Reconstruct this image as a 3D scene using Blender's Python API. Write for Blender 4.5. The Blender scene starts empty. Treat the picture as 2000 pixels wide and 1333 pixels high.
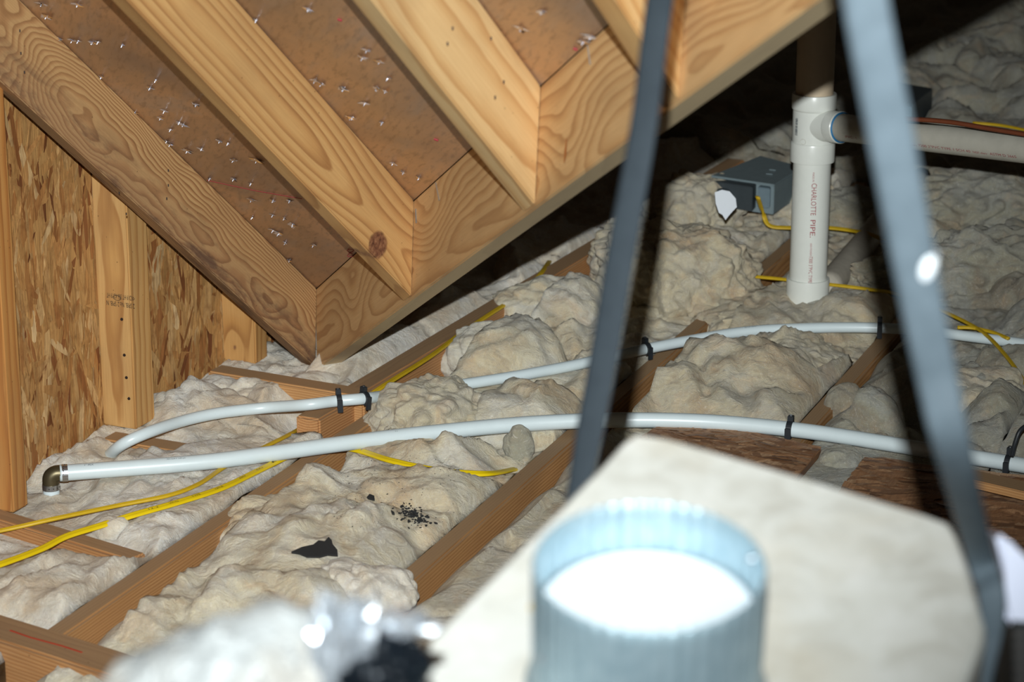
import bpy, bmesh, math, random
import numpy as np
from mathutils import Vector, Matrix, noise as mnoise

random.seed(7)
C = bpy.context.scene.collection
# ------------------------------------------------------------------ camera, flash, world, exposure
PITCH = math.radians(17.0); F = 5000.0; CAMH = 1.6
cd = bpy.data.cameras.new('camera'); cam = bpy.data.objects.new('camera', cd); C.objects.link(cam)
cam.location = (0, 0, CAMH); cam.rotation_euler = (math.pi/2-PITCH, 0, 0)
cd.sensor_width = 36; cd.lens = 90; cd.clip_start = .05
cd.dof.use_dof = True; cd.dof.focus_distance = 4.75; cd.dof.aperture_fstop = 6.3; cd.dof.aperture_blades = 0
bpy.context.scene.camera = cam
sc = bpy.context.scene
sc.view_settings.view_transform = 'Standard'; sc.view_settings.look = 'None'
sc.view_settings.gamma = 1; sc.view_settings.use_curve_mapping = False
sc.view_settings.exposure = 0.0
w = bpy.data.worlds.new('world'); sc.world = w; w.use_nodes = True
w.node_tree.nodes['Background'].inputs[0].default_value = (1, .8, .6, 1)
w.node_tree.nodes['Background'].inputs[1].default_value = .012
ld = bpy.data.lights.new('camera_flash', 'SPOT'); lo = bpy.data.objects.new('camera_flash', ld); C.objects.link(lo)
lo.location = (-.012, -.02, CAMH+.15)
ld.spot_size = math.radians(50); ld.spot_blend = 1.0; ld.shadow_soft_size = .009; ld.energy = 1.0
ld.color = (.95, .995, 1.0)
lo.rotation_euler = (math.pi/2-PITCH+math.radians(3.0), 0, math.radians(4.6))
ld.use_nodes = True
_nt = ld.node_tree; _em = _nt.nodes.get('Emission'); _fo = _nt.nodes.new('ShaderNodeLightFalloff')
_fo.inputs['Strength'].default_value = 200.0; _fo.inputs['Smooth'].default_value = 0
_fo.inputs['Strength'].default_value = 1.0
_m1 = _nt.nodes.new('ShaderNodeMath'); _m1.operation = 'MULTIPLY'; _m1.inputs[1].default_value = 145.0
_m2 = _nt.nodes.new('ShaderNodeMath'); _m2.operation = 'MULTIPLY_ADD'; _m2.inputs[1].default_value = 310.0
_nt.links.new(_fo.outputs['Linear'], _m1.inputs[0]); _nt.links.new(_fo.outputs['Quadratic'], _m2.inputs[0])
_nt.links.new(_m1.outputs[0], _m2.inputs[2]); _nt.links.new(_m2.outputs[0], _em.inputs['Strength'])

# ------------------------------------------------------------------ geometry helpers
cp, sp = math.cos(PITCH), math.sin(PITCH)
CAM = Vector((0, 0, CAMH))
def ray(x, y):
    a = (x-1000)/F; u = -(y-666.5)/F
    return Vector((a, cp+u*sp, -sp+u*cp))
def ptz(x, y, z=0.0):
    r = ray(x, y); return CAM + r*((z-CAMH)/r.z)
def ptd(x, y, d): return CAM + ray(x, y)*d
def ptp(x, y, p0, n):
    r = ray(x, y); return CAM + r*((p0-CAM).dot(n)/r.dot(n))
AZ = math.radians(24)
U = Vector((math.sin(AZ), math.cos(AZ), 0)); V = Vector((math.cos(AZ), -math.sin(AZ), 0)); Z = Vector((0, 0, 1))
def uv(u, v, z=0.0): return U*u + V*v + Z*z
def touv(p): return p.dot(U), p.dot(V)

def tag(o, label, cat, group=None, kind=None):
    if label: o['label'] = label
    if cat: o['category'] = cat
    if group: o['group'] = group
    if kind: o['kind'] = kind
    return o
def empty(name, loc, label, cat, group=None):
    o = bpy.data.objects.new(name, None); C.objects.link(o); o.location = loc; o.empty_display_size = .05
    return tag(o, label, cat, group)
def link(name, me, mat, parent=None, M=None, smooth=False):
    o = bpy.data.objects.new(name, me); C.objects.link(o)
    if M is not None: o.matrix_world = M
    if mat:
        for m in (mat if isinstance(mat, (list, tuple)) else [mat]): me.materials.append(m)
    if smooth: me.polygons.foreach_set('use_smooth', [True]*len(me.polygons))
    if parent is not None:
        bpy.context.view_layer.update()
        o.parent = parent; o.matrix_parent_inverse = parent.matrix_world.inverted()
    return o
def bm_obj(name, bm, mat, parent=None, M=None, smooth=False):
    me = bpy.data.meshes.new(name); bmesh.ops.recalc_face_normals(bm, faces=bm.faces[:])
    bm.to_mesh(me); bm.free(); return link(name, me, mat, parent, M, smooth)
def frame(o, x, y, z=None):
    x = x.normalized(); z = (x.cross(y)).normalized() if z is None else z.normalized(); y = z.cross(x).normalized()
    M = Matrix.Identity(4)
    for i in range(3): M[i][0] = x[i]; M[i][1] = y[i]; M[i][2] = z[i]; M[i][3] = o[i]
    return M
def nparr(me_name, verts, faces):
    me = bpy.data.meshes.new(me_name)
    verts = np.asarray(verts, dtype=np.float32); faces = np.asarray(faces, dtype=np.int32)
    k = faces.shape[1]
    me.vertices.add(len(verts)); me.vertices.foreach_set('co', verts.ravel())
    me.loops.add(faces.size); me.loops.foreach_set('vertex_index', faces.ravel())
    me.polygons.add(len(faces)); me.polygons.foreach_set('loop_start', np.arange(0, faces.size, k, dtype=np.int32))
    me.polygons.foreach_set('use_smooth', np.ones(len(faces), dtype=bool))
    me.update(calc_edges=True); me.validate(); return me

def board(name, o, x, y, L, wy, hz, mat, cut0=None, cut1=None, parent=None, bev=.002, clip=None, zdir=None, jag=0):
    """board with length along x, thickness wy along +y, depth hz below the origin; cuts = (point, normal) world"""
    M = frame(o, x, y, zdir); Mi = M.inverted()
    ysg = 1 if Vector((M[0][1], M[1][1], M[2][1])).dot(y) > 0 else -1
    bm = bmesh.new(); vs = {}
    for i in (0, 1):
        for j in (0, 1):
            for k in (0, 1):
                p = Vector((i*L, j*wy*ysg, -(1-k)*hz))
                c = (cut0, cut1)[i]
                if c:
                    q = Mi @ c[0]; n = (Mi.to_3x3() @ c[1])
                    p.x = q.x - ((p.y-q.y)*n.y + (p.z-q.z)*n.z)/n.x
                vs[i, j, k] = bm.verts.new(p)
    for f in (((0,0,0),(0,1,0),(0,1,1),(0,0,1)), ((1,0,0),(1,0,1),(1,1,1),(1,1,0)), ((0,0,0),(0,0,1),(1,0,1),(1,0,0)),
              ((0,1,0),(1,1,0),(1,1,1),(0,1,1)), ((0,0,0),(1,0,0),(1,1,0),(0,1,0)), ((0,0,1),(0,1,1),(1,1,1),(1,0,1))):
        bm.faces.new([vs[a] for a in f])
    if clip:
        g = bm.verts[:]+bm.edges[:]+bm.faces[:]
        q = Mi @ clip[0]; n = Mi.to_3x3() @ clip[1]
        r = bmesh.ops.bisect_plane(bm, geom=g, plane_co=q, plane_no=n, clear_inner=True)
        bmesh.ops.holes_fill(bm, edges=[e for e in bm.edges if e.is_boundary])
    if bev: bmesh.ops.bevel(bm, geom=bm.edges[:], offset=bev, segments=2, affect='EDGES')
    return bm_obj(name, bm, mat, parent, M)

def catmull(P, n=10):
    P = [Vector(p) for p in P]
    if len(P) == 2: return [P[0].lerp(P[1], i/n) for i in range(n+1)]
    out = []; Q = [P[0]*2-P[1]] + P + [P[-1]*2-P[-2]]
    for i in range(1, len(Q)-2):
        a, b, c, d = Q[i-1:i+3]
        for k in range(n):
            t = k/n
            out.append(.5*((2*b)+(c-a)*t+(2*a-5*b+4*c-d)*t*t+(3*b-a-3*c+d)*t**3))
    out.append(P[-1]); return out
def sweep_bm(bm, path, prof, up=Vector((0, 0, 1)), closed=True, caps=True, scale=None):
    rings = []
    for i, p in enumerate(path):
        t = (path[min(i+1, len(path)-1)]-path[max(i-1, 0)]).normalized()
        s = t.cross(up).normalized(); n = s.cross(t).normalized(); k = scale(i/(len(path)-1)) if scale else 1
        rings.append([bm.verts.new(p + s*a*k + n*b*k) for a, b in prof])
    m = len(prof)
    for r, q in zip(rings, rings[1:]):
        for j in range(m if closed else m-1): bm.faces.new((r[j], r[(j+1) % m], q[(j+1) % m], q[j]))
    if caps and closed: bm.faces.new(rings[0]); bm.faces.new(rings[-1][::-1])
def circ(r, n=20, r2=None): return [(math.cos(a)*r, math.sin(a)*(r2 or r)) for a in [2*math.pi*i/n for i in range(n)]]
def tube(name, path, r, mat, parent=None, n=20, r2=None, up=Vector((0, 0, 1)), prof=None, scale=None):
    bm = bmesh.new(); sweep_bm(bm, path, prof or circ(r, n, r2), up, scale=scale); return bm_obj(name, bm, mat, parent, smooth=True)
def lathe_bm(bm, prof, n=48, M=Matrix.Identity(4), ripple=None):
    rings = []
    for (r, h) in prof:
        ring = []
        for i in range(n):
            a = 2*math.pi*i/n; rr = r + (ripple(a, h) if ripple else 0)
            ring.append(bm.verts.new(M @ Vector((math.cos(a)*rr, math.sin(a)*rr, h))))
        rings.append(ring)
    for r, q in zip(rings, rings[1:]):
        for j in range(n): bm.faces.new((r[j], r[(j+1) % n], q[(j+1) % n], q[j]))
    return rings
def box_bm(bm, c, s, M=Matrix.Identity(4), bev=0):
    r = bmesh.ops.create_cube(bm, size=1, matrix=M @ Matrix.Translation(c) @ Matrix.Diagonal((*s, 1)))
    if bev:
        es = list({e for v in r['verts'] for e in v.link_edges})
        bmesh.ops.bevel(bm, geom=es, offset=bev, segments=2, affect='EDGES')
def text_mesh(s, size, extr=0.0, shear=0):
    cu = bpy.data.curves.new('lettering', 'FONT'); cu.body = s; cu.size = size; cu.extrude = extr; cu.resolution_u = 3; cu.shear = shear
    o = bpy.data.objects.new('lettering', cu); C.objects.link(o)
    bpy.context.view_layer.update()
    dg = bpy.context.evaluated_depsgraph_get(); me = bpy.data.meshes.new_from_object(o.evaluated_get(dg))
    bpy.data.objects.remove(o); me.name = 'lettering'; return me

# ------------------------------------------------------------------ numpy noise
def perlin2(x, y, seed=0):
    rs = np.random.RandomState(seed); perm = rs.permutation(512); perm = np.concatenate([perm, perm])
    ang = rs.rand(512)*2*np.pi; gx, gy = np.cos(ang), np.sin(ang)
    xi = np.floor(x).astype(int); yi = np.floor(y).astype(int); xf = x-xi; yf = y-yi
    def g(ix, iy, fx, fy):
        h = perm[(perm[ix & 511]+iy) & 511]; return gx[h]*fx+gy[h]*fy
    u = xf**3*(xf*(xf*6-15)+10); v = yf**3*(yf*(yf*6-15)+10)
    a = g(xi, yi, xf, yf)*(1-u)+g(xi+1, yi, xf-1, yf)*u
    b = g(xi, yi+1, xf, yf-1)*(1-u)+g(xi+1, yi+1, xf-1, yf-1)*u
    return (a*(1-v)+b*v)*1.4

# ------------------------------------------------------------------ materials
def S(r, g, b):
    f = lambda c: (c/255)/12.92 if c/255 <= .04045 else ((c/255+.055)/1.055)**2.4
    return (f(r), f(g), f(b), 1)
class NT:
    def __init__(s, name):
        s.m = bpy.data.materials.new(name); s.m.use_nodes = True; s.t = s.m.node_tree; s.b = s.t.nodes['Principled BSDF']
    def n(s, typ, **k):
        nd = s.t.nodes.new(typ)
        for a, v in k.items(): setattr(nd, a, v)
        return nd
    def put(s, sock, v):
        if hasattr(v, 'is_linked') or isinstance(v, bpy.types.NodeSocket): s.t.links.new(v, sock)
        else: sock.default_value = v
    def math(s, op, a, b=0.0, c=None):
        nd = s.n('ShaderNodeMath', operation=op); s.put(nd.inputs[0], a); s.put(nd.inputs[1], b)
        if c is not None: s.put(nd.inputs[2], c)
        return nd.outputs[0]
    def vmath(s, op, a, b=(0, 0, 0)):
        nd = s.n('ShaderNodeVectorMath', operation=op); s.put(nd.inputs[0], a); s.put(nd.inputs[1], b)
        return nd.outputs['Value'] if op in ('LENGTH', 'DOT_PRODUCT', 'DISTANCE') else nd.outputs[0]
    def noise(s, vec, scale, detail=3, rough=.5, dist=0.0, out='Fac'):
        nd = s.n('ShaderNodeTexNoise'); s.put(nd.inputs['Vector'], vec); nd.inputs['Scale'].default_value = scale
        nd.inputs['Detail'].default_value = detail; nd.inputs['Roughness'].default_value = rough; nd.inputs['Distortion'].default_value = dist
        return nd.outputs[out]
    def vor(s, vec, scale, out='Distance', feature='F1'):
        nd = s.n('ShaderNodeTexVoronoi', feature=feature); s.put(nd.inputs['Vector'], vec); nd.inputs['Scale'].default_value = scale
        return nd.outputs[out]
    def ramp(s, fac, stops, interp='LINEAR'):
        nd = s.n('ShaderNodeValToRGB'); cr = nd.color_ramp; cr.interpolation = interp
        while len(cr.elements) < len(stops): cr.elements.new(.5)
        for e, (p, c) in zip(cr.elements, stops):
            e.position = p; e.color = c if len(c) == 4 else (*c, 1)
        s.put(nd.inputs[0], fac); return nd.outputs[0]
    def mix(s, fac, a, b, mode='MIX'):
        nd = s.n('ShaderNodeMix', data_type='RGBA', blend_type=mode); s.put(nd.inputs[0], fac); s.put(nd.inputs[6], a); s.put(nd.inputs[7], b)
        return nd.outputs[2]
    def obj(s): return s.n('ShaderNodeTexCoord').outputs['Object']
    def scale(s, vec, sc, off=(0, 0, 0)):
        nd = s.n('ShaderNodeMapping'); s.put(nd.inputs[0], vec); nd.inputs[1].default_value = off; nd.inputs[3].default_value = sc
        return nd.outputs[0]
    def bump(s, h, strength=.3, dist=.002, normal=None):
        nd = s.n('ShaderNodeBump'); s.put(nd.inputs['Height'], h); nd.inputs['Strength'].default_value = strength; nd.inputs['Distance'].default_value = dist
        if normal: s.put(nd.inputs['Normal'], normal)
        s.t.links.new(nd.outputs[0], s.b.inputs['Normal']); return nd.outputs[0]
    def set(s, col=None, rough=None, metal=None, spec=None, **k):
        if col is not None: s.put(s.b.inputs['Base Color'], col)
        if rough is not None: s.put(s.b.inputs['Roughness'], rough)
        if metal is not None: s.put(s.b.inputs['Metallic'], metal)
        if spec is not None: s.put(s.b.inputs['Specular IOR Level'], spec)
        for a, v in k.items(): s.put(s.b.inputs[a.replace('_', ' ')], v)
        return s.m
def plain(name, col, rough=.5, metal=0, spec=.5, mott=.12, sc=60, **k):
    t = NT(name); o = t.obj(); f = t.noise(o, sc, 4, .6)
    c2 = tuple(x*(1-mott*2) for x in col[:3])+(1,)
    t.bump(f, .12, .001)
    return t.set(t.mix(f, c2, col), rough, metal, spec, **k)

def wood(name, light, mid, dark, dens=95, cy=.035, cz=-.06, ty=.02, tz=.01, warp=.016, knots=(), stain=0, seed=0, top=None, rough=.62, wscale=2.2):
    t = NT(name); o = t.obj(); sep = t.n('ShaderNodeSeparateXYZ'); t.put(sep.inputs[0], o)
    X, Y, ZZ = sep.outputs
    so = t.scale(o, (1, 1, 1), (seed*3.7, seed*1.3, seed*2.1))
    wv = t.noise(t.scale(so, (wscale, 7, 7)), 1.0, 3, .55, out='Color')
    ws = t.n('ShaderNodeSeparateXYZ'); t.put(ws.inputs[0], wv)
    y = t.math('ADD', t.math('ADD', Y, t.math('MULTIPLY', X, ty)), t.math('MULTIPLY_ADD', ws.outputs[0], warp*2, -cy-warp))
    z = t.math('ADD', t.math('ADD', ZZ, t.math('MULTIPLY', X, tz)), t.math('MULTIPLY_ADD', ws.outputs[1], warp*2, -cz-warp))
    r = t.math('SQRT', t.math('ADD', t.math('MULTIPLY', y, y), t.math('MULTIPLY', z, z)))
    kmask = None
    for (kx, kz, kr, amp, hole) in knots:
        dx = t.math('MULTIPLY', t.math('SUBTRACT', X, kx), .45); dz = t.math('SUBTRACT', ZZ, kz)
        d2 = t.math('ADD', t.math('MULTIPLY', dx, dx), t.math('MULTIPLY', dz, dz))
        e = t.math('POWER', 2.718, t.math('MULTIPLY', d2, -1/(kr*kr*4)))
        r = t.math('ADD', r, t.math('MULTIPLY', e, amp))
        if hole:
            dx2 = t.math('SUBTRACT', X, kx); dd = t.math('SQRT', t.math('ADD', t.math('MULTIPLY', t.math('MULTIPLY', dx2, dx2), .55), t.math('MULTIPLY', dz, dz)))
            dd = t.math('ADD', dd, t.math('MULTIPLY', t.noise(o, 60, 3), .006))
            mk = t.ramp(dd, [(0, (1, 1, 1)), ((kr*.5-.002)*1.0, (1, 1, 1)), (kr*.5+.001, (0, 0, 0))])
            kmask = mk
    f = t.math('MULTIPLY_ADD', r, dens, t.math('MULTIPLY', t.noise(t.scale(so, (3, 25, 25)), 1, 3), .55))
    fr = t.math('FRACT', f)
    big = t.noise(t.scale(so, (2, 14, 14)), 1, 2)
    col = t.ramp(fr, [(0, light), (.32, light), (.62, mid), (.86, dark), (.93, dark), (1, light)])
    col = t.mix(t.math('MULTIPLY', big, .75), col, t.mix(.5, light, mid))
    fib = t.noise(t.scale(so, (9, 420, 420)), 1, 3, .6)
    col = t.mix(t.math('MULTIPLY', t.math('SUBTRACT', 1.0, fib), .55), col, (dark[0]*.75, dark[1]*.7, dark[2]*.6, 1))
    patch = t.ramp(t.noise(t.scale(so, (3, 9, 9), (5, 2, 1)), 1, 4, .6), [(.45, (0, 0, 0)), (.7, (1, 1, 1))])
    col = t.mix(t.math('MULTIPLY', patch, .25), col, S(118, 88, 62))
    if stain:
        sm = t.ramp(t.noise(t.scale(so, (5, 22, 22), (1.5, 3, 2)), 1, 5, .75), [(.46, (0, 0, 0)), (.62, (1, 1, 1))])
        lowm = t.ramp(t.math('MULTIPLY_ADD', ZZ, -10, -.35), [(.15, (0, 0, 0)), (.75, (1, 1, 1))])
        sm = t.mix(1.0, sm, lowm, 'MULTIPLY')
        col = t.mix(t.math('MULTIPLY', sm, stain), col, S(70, 50, 42))
        col = t.mix(t.math('MULTIPLY', lowm, stain*.35), col, S(120, 92, 76))
    if top:
        g = t.n('ShaderNodeTexCoord').outputs['Normal']; gs = t.n('ShaderNodeSeparateXYZ'); t.put(gs.inputs[0], g)
        tm = t.ramp(gs.outputs[2], [(.5, (0, 0, 0)), (.8, (1, 1, 1))])
        col = t.mix(t.math('MULTIPLY', tm, .72), col, top)
    spk = t.ramp(t.vor(t.scale(so, (1, 1, 1)), 38, 'Distance'), [(.035, (1, 1, 1)), (.06, (0, 0, 0))])
    col = t.mix(t.math('MULTIPLY', spk, .6), col, S(60, 40, 28))
    if kmask is not None:
        kc = t.ramp(t.noise(o, 110, 4, .7), [(.3, S(52, 30, 22)), (.5, S(120, 78, 56)), (.7, S(160, 118, 84))])
        col = t.mix(kmask, col, kc)
    t.bump(t.math('ADD', t.math('MULTIPLY', fr, .5), fib), .25, .0012)
    return t.set(col, rough, spec=.3)

def insulation(name, a=(214, 203, 174), b=(196, 172, 134), c=(212, 206, 190), d=(160, 140, 110), orange=.35):
    t = NT(name); o = t.obj()
    w = t.vmath('ADD', o, t.vmath('MULTIPLY', t.noise(o, 6, 3, .6, out='Color'), (.16, .16, .16)))
    n1 = t.noise(w, 6, 4, .6, .6); n2 = t.noise(w, 13, 4, .6, .5); n3 = t.noise(w, 34, 5, .62, .8)
    col = t.ramp(n1, [(.34, S(*b)), (.46, S(*a)), (.6, S(*c)), (.72, S(*a))])
    pk = t.ramp(n2, [(.52, (0, 0, 0)), (.72, (1, 1, 1))])
    col = t.mix(t.math('MULTIPLY', pk, orange), col, S(222, 182, 136))
    col = t.mix(t.ramp(n3, [(.52, (0, 0, 0)), (.75, (.5, .5, .5))]), col, S(*d))
    sw = t.noise(o, 9, 3, .6, out='Color')
    fib = t.noise(t.vmath('ADD', t.scale(o, (50, 330, 330)), t.vmath('MULTIPLY', sw, (20, 60, 60))), 1, 4, .7)
    fib2 = t.noise(t.vmath('ADD', t.scale(o, (300, 60, 220)), t.vmath('MULTIPLY', sw, (60, 20, 40))), 1, 4, .7)
    col = t.mix(t.ramp(fib, [(.3, (.35, .35, .35)), (.5, (0, 0, 0))]), col, S(168, 150, 126))
    col = t.mix(t.ramp(fib2, [(.55, (0, 0, 0)), (.75, (.5, .5, .5))]), col, S(240, 236, 226))
    spk = t.ramp(t.vor(o, 30), [(.02, (1, 1, 1)), (.034, (0, 0, 0))])
    col = t.mix(t.math('MULTIPLY', spk, t.ramp(n2, [(.5, (0, 0, 0)), (.6, (.8, .8, .8))])), col, S(60, 50, 40))
    h = t.math('ADD', t.math('MULTIPLY', n3, 1.9), t.math('ADD', t.math('MULTIPLY', fib, .55), t.math('MULTIPLY', fib2, .55)))
    t.bump(h, .85, .0055)
    return t.set(col, .95, spec=.05, Sheen_Weight=.3, Sheen_Roughness=.6, Subsurface_Weight=.5, Subsurface_Scale=.013, Subsurface_Radius=(1, .85, .65))

M = {}
M['insul'] = insulation('glass_wool')
M['insul_warm'] = insulation('glass_wool_tan', (198, 186, 156), (178, 154, 120), (194, 186, 166), (146, 126, 98), .4)
M['insul_grey'] = insulation('glass_wool_grey', (158, 154, 134), (140, 128, 106), (158, 157, 146), (112, 104, 88), .3)  # greyer tint, also darkened to imitate weaker flash on the right side
M['insul_white'] = insulation('glass_wool_white', (220, 210, 190), (200, 180, 152), (222, 218, 208), (174, 154, 130), .25)
M['joist'] = wood('joist_pine', S(206, 160, 108), S(190, 140, 88), S(146, 98, 58), dens=200, cy=-.06, cz=.04, top=S(150, 126, 98), seed=3, warp=.008, wscale=1.4)
M['joist_b'] = wood('joist_pine_red', S(210, 160, 108), S(190, 134, 82), S(140, 90, 54), dens=190, cy=-.03, cz=.04, top=S(150, 126, 98), seed=9, ty=.03, warp=.01)
M['stud'] = wood('stud_pine', S(214, 172, 112), S(202, 154, 92), S(160, 110, 60), dens=55, cy=.05, cz=-.04, ty=.015, seed=5, warp=.022)
M['stud_b'] = wood('stud_pine_orange', S(204, 152, 88), S(188, 128, 66), S(150, 92, 46), dens=60, cy=.05, cz=-.04, ty=.015, seed=15, warp=.012)
M['pvc'] = plain('pvc_white', S(222, 224, 216), .3, mott=.04)
M['pvc_dusty'] = plain('pvc_dusty', S(196, 192, 178), .5, mott=.15, sc=30)
M['pex'] = plain('pex_white', S(212, 224, 226), .35, mott=.05, sc=25)
M['yellow'] = plain('cable_yellow', S(236, 204, 20), .38, mott=.08)
M['yellow_dusty'] = plain('cable_yellow_dusty', S(214, 176, 30), .5, mott=.15)
M['black'] = plain('black_plastic', S(38, 42, 46), .45)
M['tar'] = plain('asphalt_shingle', S(34, 34, 34), .9)
M['brass'] = plain('brass_fitting', S(104, 94, 70), .4, metal=.7)
M['steel'] = plain('steel_ring', S(200, 205, 210), .28, metal=.95, mott=.08, sc=200)
M['galv'] = plain('galvanised_sheet', S(140, 156, 160), .5, metal=.25, mott=.12, sc=50)
M['darkbox'] = plain('dark_grey_metal', S(72, 80, 84), .5, metal=.3)
M['copper'] = plain('copper_tube', S(150, 84, 56), .4, metal=.6)
M['ink_red'] = plain('red_ink', S(150, 46, 56), .7, mott=0)
M['ink_grey'] = plain('grey_ink', S(70, 78, 84), .7, mott=0)
M['ink_black'] = plain('black_ink', S(44, 34, 26), .8, mott=0)
M['blue'] = plain('blue_glue', S(40, 120, 170), .5)
M['nailhead'] = plain('dark_nail', S(56, 48, 46), .5, metal=.5)

# =================================================================== STRUCTURE
# roof frame directions, read from the vanishing lines of rafters and valley
Rd = ray(3097, 2972).normalized()             # down along the rafters
Vd = -(ray(-330, 1421).normalized())          # up along the valley board, towards the camera
N = Rd.cross(Vd).normalized()
if N.z < 0: N = -N
P0 = ptz(620, 716, 0)
Rh = Vector((Rd.x, Rd.y, 0)).normalized(); Vh = Vector((Vd.x, Vd.y, 0)).normalized()
Rn = Rh.cross(Z).normalized()                 # horizontal across rafters
if Rn.dot(CAM-P0) < 0: Rn = -Rn               # towards the camera side
Vn = Vh.cross(Z).normalized()
if Vn.dot(CAM-P0) < 0: Vn = -Vn
# top of the first seam, straight above P0 and seen at row 565
hh = 0.05
for _ in range(40):
    q = Vector((P0.x, P0.y, hh)) - CAM; dep = q.y*cp - q.z*sp; py = 666.5 - F*(q.y*sp+q.z*cp)/dep
    hh += (py-565)/F*dep
T0 = Vector((P0.x, P0.y, hh))

# wall_left : OSB built from thousands of pressed strands, on a backing sheet
s2 = ptz(266, 840, 0.0)
VW = touv(s2)[1] - .078
def osb_mesh(name, u0, u1, v0, v1, count, lmin, lmax, wmin, wmax, ang0, spread, seed):
    rs = random.Random(seed); vs = [(u0, v0, 0), (u1, v0, 0), (u1, v1, 0), (u0, v1, 0)]; fs = [(0, 1, 2, 3)]; cols = [.5]*4
    for i in range(count):
        l = rs.uniform(lmin, lmax)/2; ww = rs.uniform(wmin, wmax)/2; a = ang0 + rs.gauss(0, spread)
        if rs.random() < .12: a = ang0 + rs.uniform(-1.5, 1.5); 
        cx = rs.uniform(u0, u1); cy = rs.uniform(v0, v1)
        z = .0008 + .0030*(i/count) + rs.uniform(0, .0003); tl = rs.uniform(-.0022, .0022); tw = rs.uniform(-.0012, .0012)
        ca, sa = math.cos(a), math.sin(a); b = len(vs); g = rs.random()
        pr = [(-l, -ww*rs.uniform(0, .7)), (-l*.6, -ww), (l*.5, -ww*rs.uniform(.6, 1)), (l, -ww*rs.uniform(-.5, .8)), (l*.86, ww*rs.uniform(.3, 1)), (l*.2, ww), (-l*.7, ww*rs.uniform(.5, 1)), (-l*1.02, ww*rs.uniform(-.2, .6))]
        pts = []
        for k, (px, py) in enumerate(pr):
            py += rs.uniform(-.12, .12)*ww
            X = cx+px*ca-py*sa; Y = cy+px*sa+py*ca
            vs.append((min(max(X, u0), u1), min(max(Y, v0), v1), max(.0003, z + tl*(px/l) + tw*(py/ww)))); cols.append(g)
        fs.append(tuple(range(b, b+8)))
    me = bpy.data.meshes.new(name); me.from_pydata(vs, [], fs); me.validate()
    at = me.attributes.new('strand', 'FLOAT', 'POINT'); at.data.foreach_set('value', cols); me.update(); return me
def osb_mat(name, stops, gr=S(90, 58, 30)):
    t = NT(name); a = t.n('ShaderNodeAttribute', attribute_name='strand'); o = t.obj()
    col = t.ramp(a.outputs['Fac'], stops)
    off = t.vmath('SCALE', (0, 0, 0)); nd = t.n('ShaderNodeCombineXYZ'); t.put(nd.inputs[0], t.math('MULTIPLY', a.outputs['Fac'], 37.0)); t.put(nd.inputs[1], t.math('MULTIPLY', a.outputs['Fac'], 11.0))
    v = t.vmath('ADD', o, nd.outputs[0])
    f = t.noise(t.scale(v, (260, 16, 40)), 1, 4, .65); g = t.noise(o, 26, 4, .7); g2 = t.noise(o, 5, 3, .6)
    col = t.mix(t.math('MULTIPLY', t.ramp(f, [(.35, (1, 1, 1)), (.6, (0, 0, 0))]), .5), col, gr)
    col = t.mix(t.ramp(g, [(.5, (0, 0, 0)), (.75, (.6, .6, .6))]), col, S(118, 70, 36))
    col = t.mix(t.ramp(g2, [(.5, (0, 0, 0)), (.8, (.4, .4, .4))]), col, S(150, 104, 64))
    t.bump(f, .5, .0015); return t.set(col, .55, spec=.35)
STW = [(0, S(110, 62, 36)), (.08, S(146, 92, 50)), (.2, S(180, 126, 72)), (.45, S(196, 150, 92)), (.7, S(186, 136, 80)), (.88, S(206, 164, 108)), (1, S(220, 186, 136))]
M['osb'] = osb_mat('osb_wall', STW)
STF = [(0, S(112, 80, 58)), (.2, S(144, 106, 76)), (.5, S(166, 124, 90)), (.8, S(178, 138, 102)), (1, S(198, 162, 126))]
M['osb_floor'] = osb_mat('osb_floor', STF, S(110, 80, 60))
me = osb_mesh('wall_left', 2.9, 6.2, -.2, 1.9, 15000, .06, .14, .007, .024, math.pi/2, .24, 1)
wall = link('wall_left', me, M['osb'], M=frame(uv(0, VW, 0), U, Z, V)); tag(wall, None, None, kind='structure')
# flip so that strands face the room: local z = V (towards the room)
bmw = bmesh.new(); box_bm(bmw, Vector((4.55, .85, -.007)), (3.3, 2.1, .012))
bm_obj('trim_1', bmw, plain('osb_back', S(120, 84, 50), .8), M=frame(uv(0, VW, 0), U, Z, V))['kind'] = 'structure'

# attic floor (back of the ceiling drywall, under the insulation)
bm = bmesh.new(); box_bm(bm, Vector((6.0, .9, -.2)), (8.4, 7.0, .02), frame(Vector((0, 0, 0)), U, V, Z))
tag(bm_obj('floor', bm, plain('drywall_back', S(120, 108, 92), .9), M=None), None, None, kind='structure')

# roof sheathing = ceiling
def sheath_mat():
    t = NT('roof_sheathing'); o = t.obj()
    f = t.noise(t.scale(o, (26, 120, 60)), 1, 5, .65, .2); g = t.noise(o, 3.2, 4, .55, .4); k = t.noise(t.scale(o, (1, 5, 1)), 6, 4, .6)
    col = t.ramp(g, [(.32, S(132, 104, 84)), (.46, S(162, 122, 88)), (.58, S(186, 138, 96)), (.7, S(160, 138, 120))])  # greyish stop and the grey overlay below paint a sheen into the colour
    col = t.mix(t.ramp(f, [(.36, (.5, .5, .5)), (.5, (0, 0, 0))]), col, S(104, 74, 52))
    col = t.mix(t.ramp(k, [(.5, (0, 0, 0)), (.75, (.5, .5, .5))]), col, S(140, 124, 112))
    t.bump(f, .2, .0006); return t.set(col, .33, spec=1.0, Coat_Weight=.25, Coat_Roughness=.4)
M['sheath'] = sheath_mat()
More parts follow.
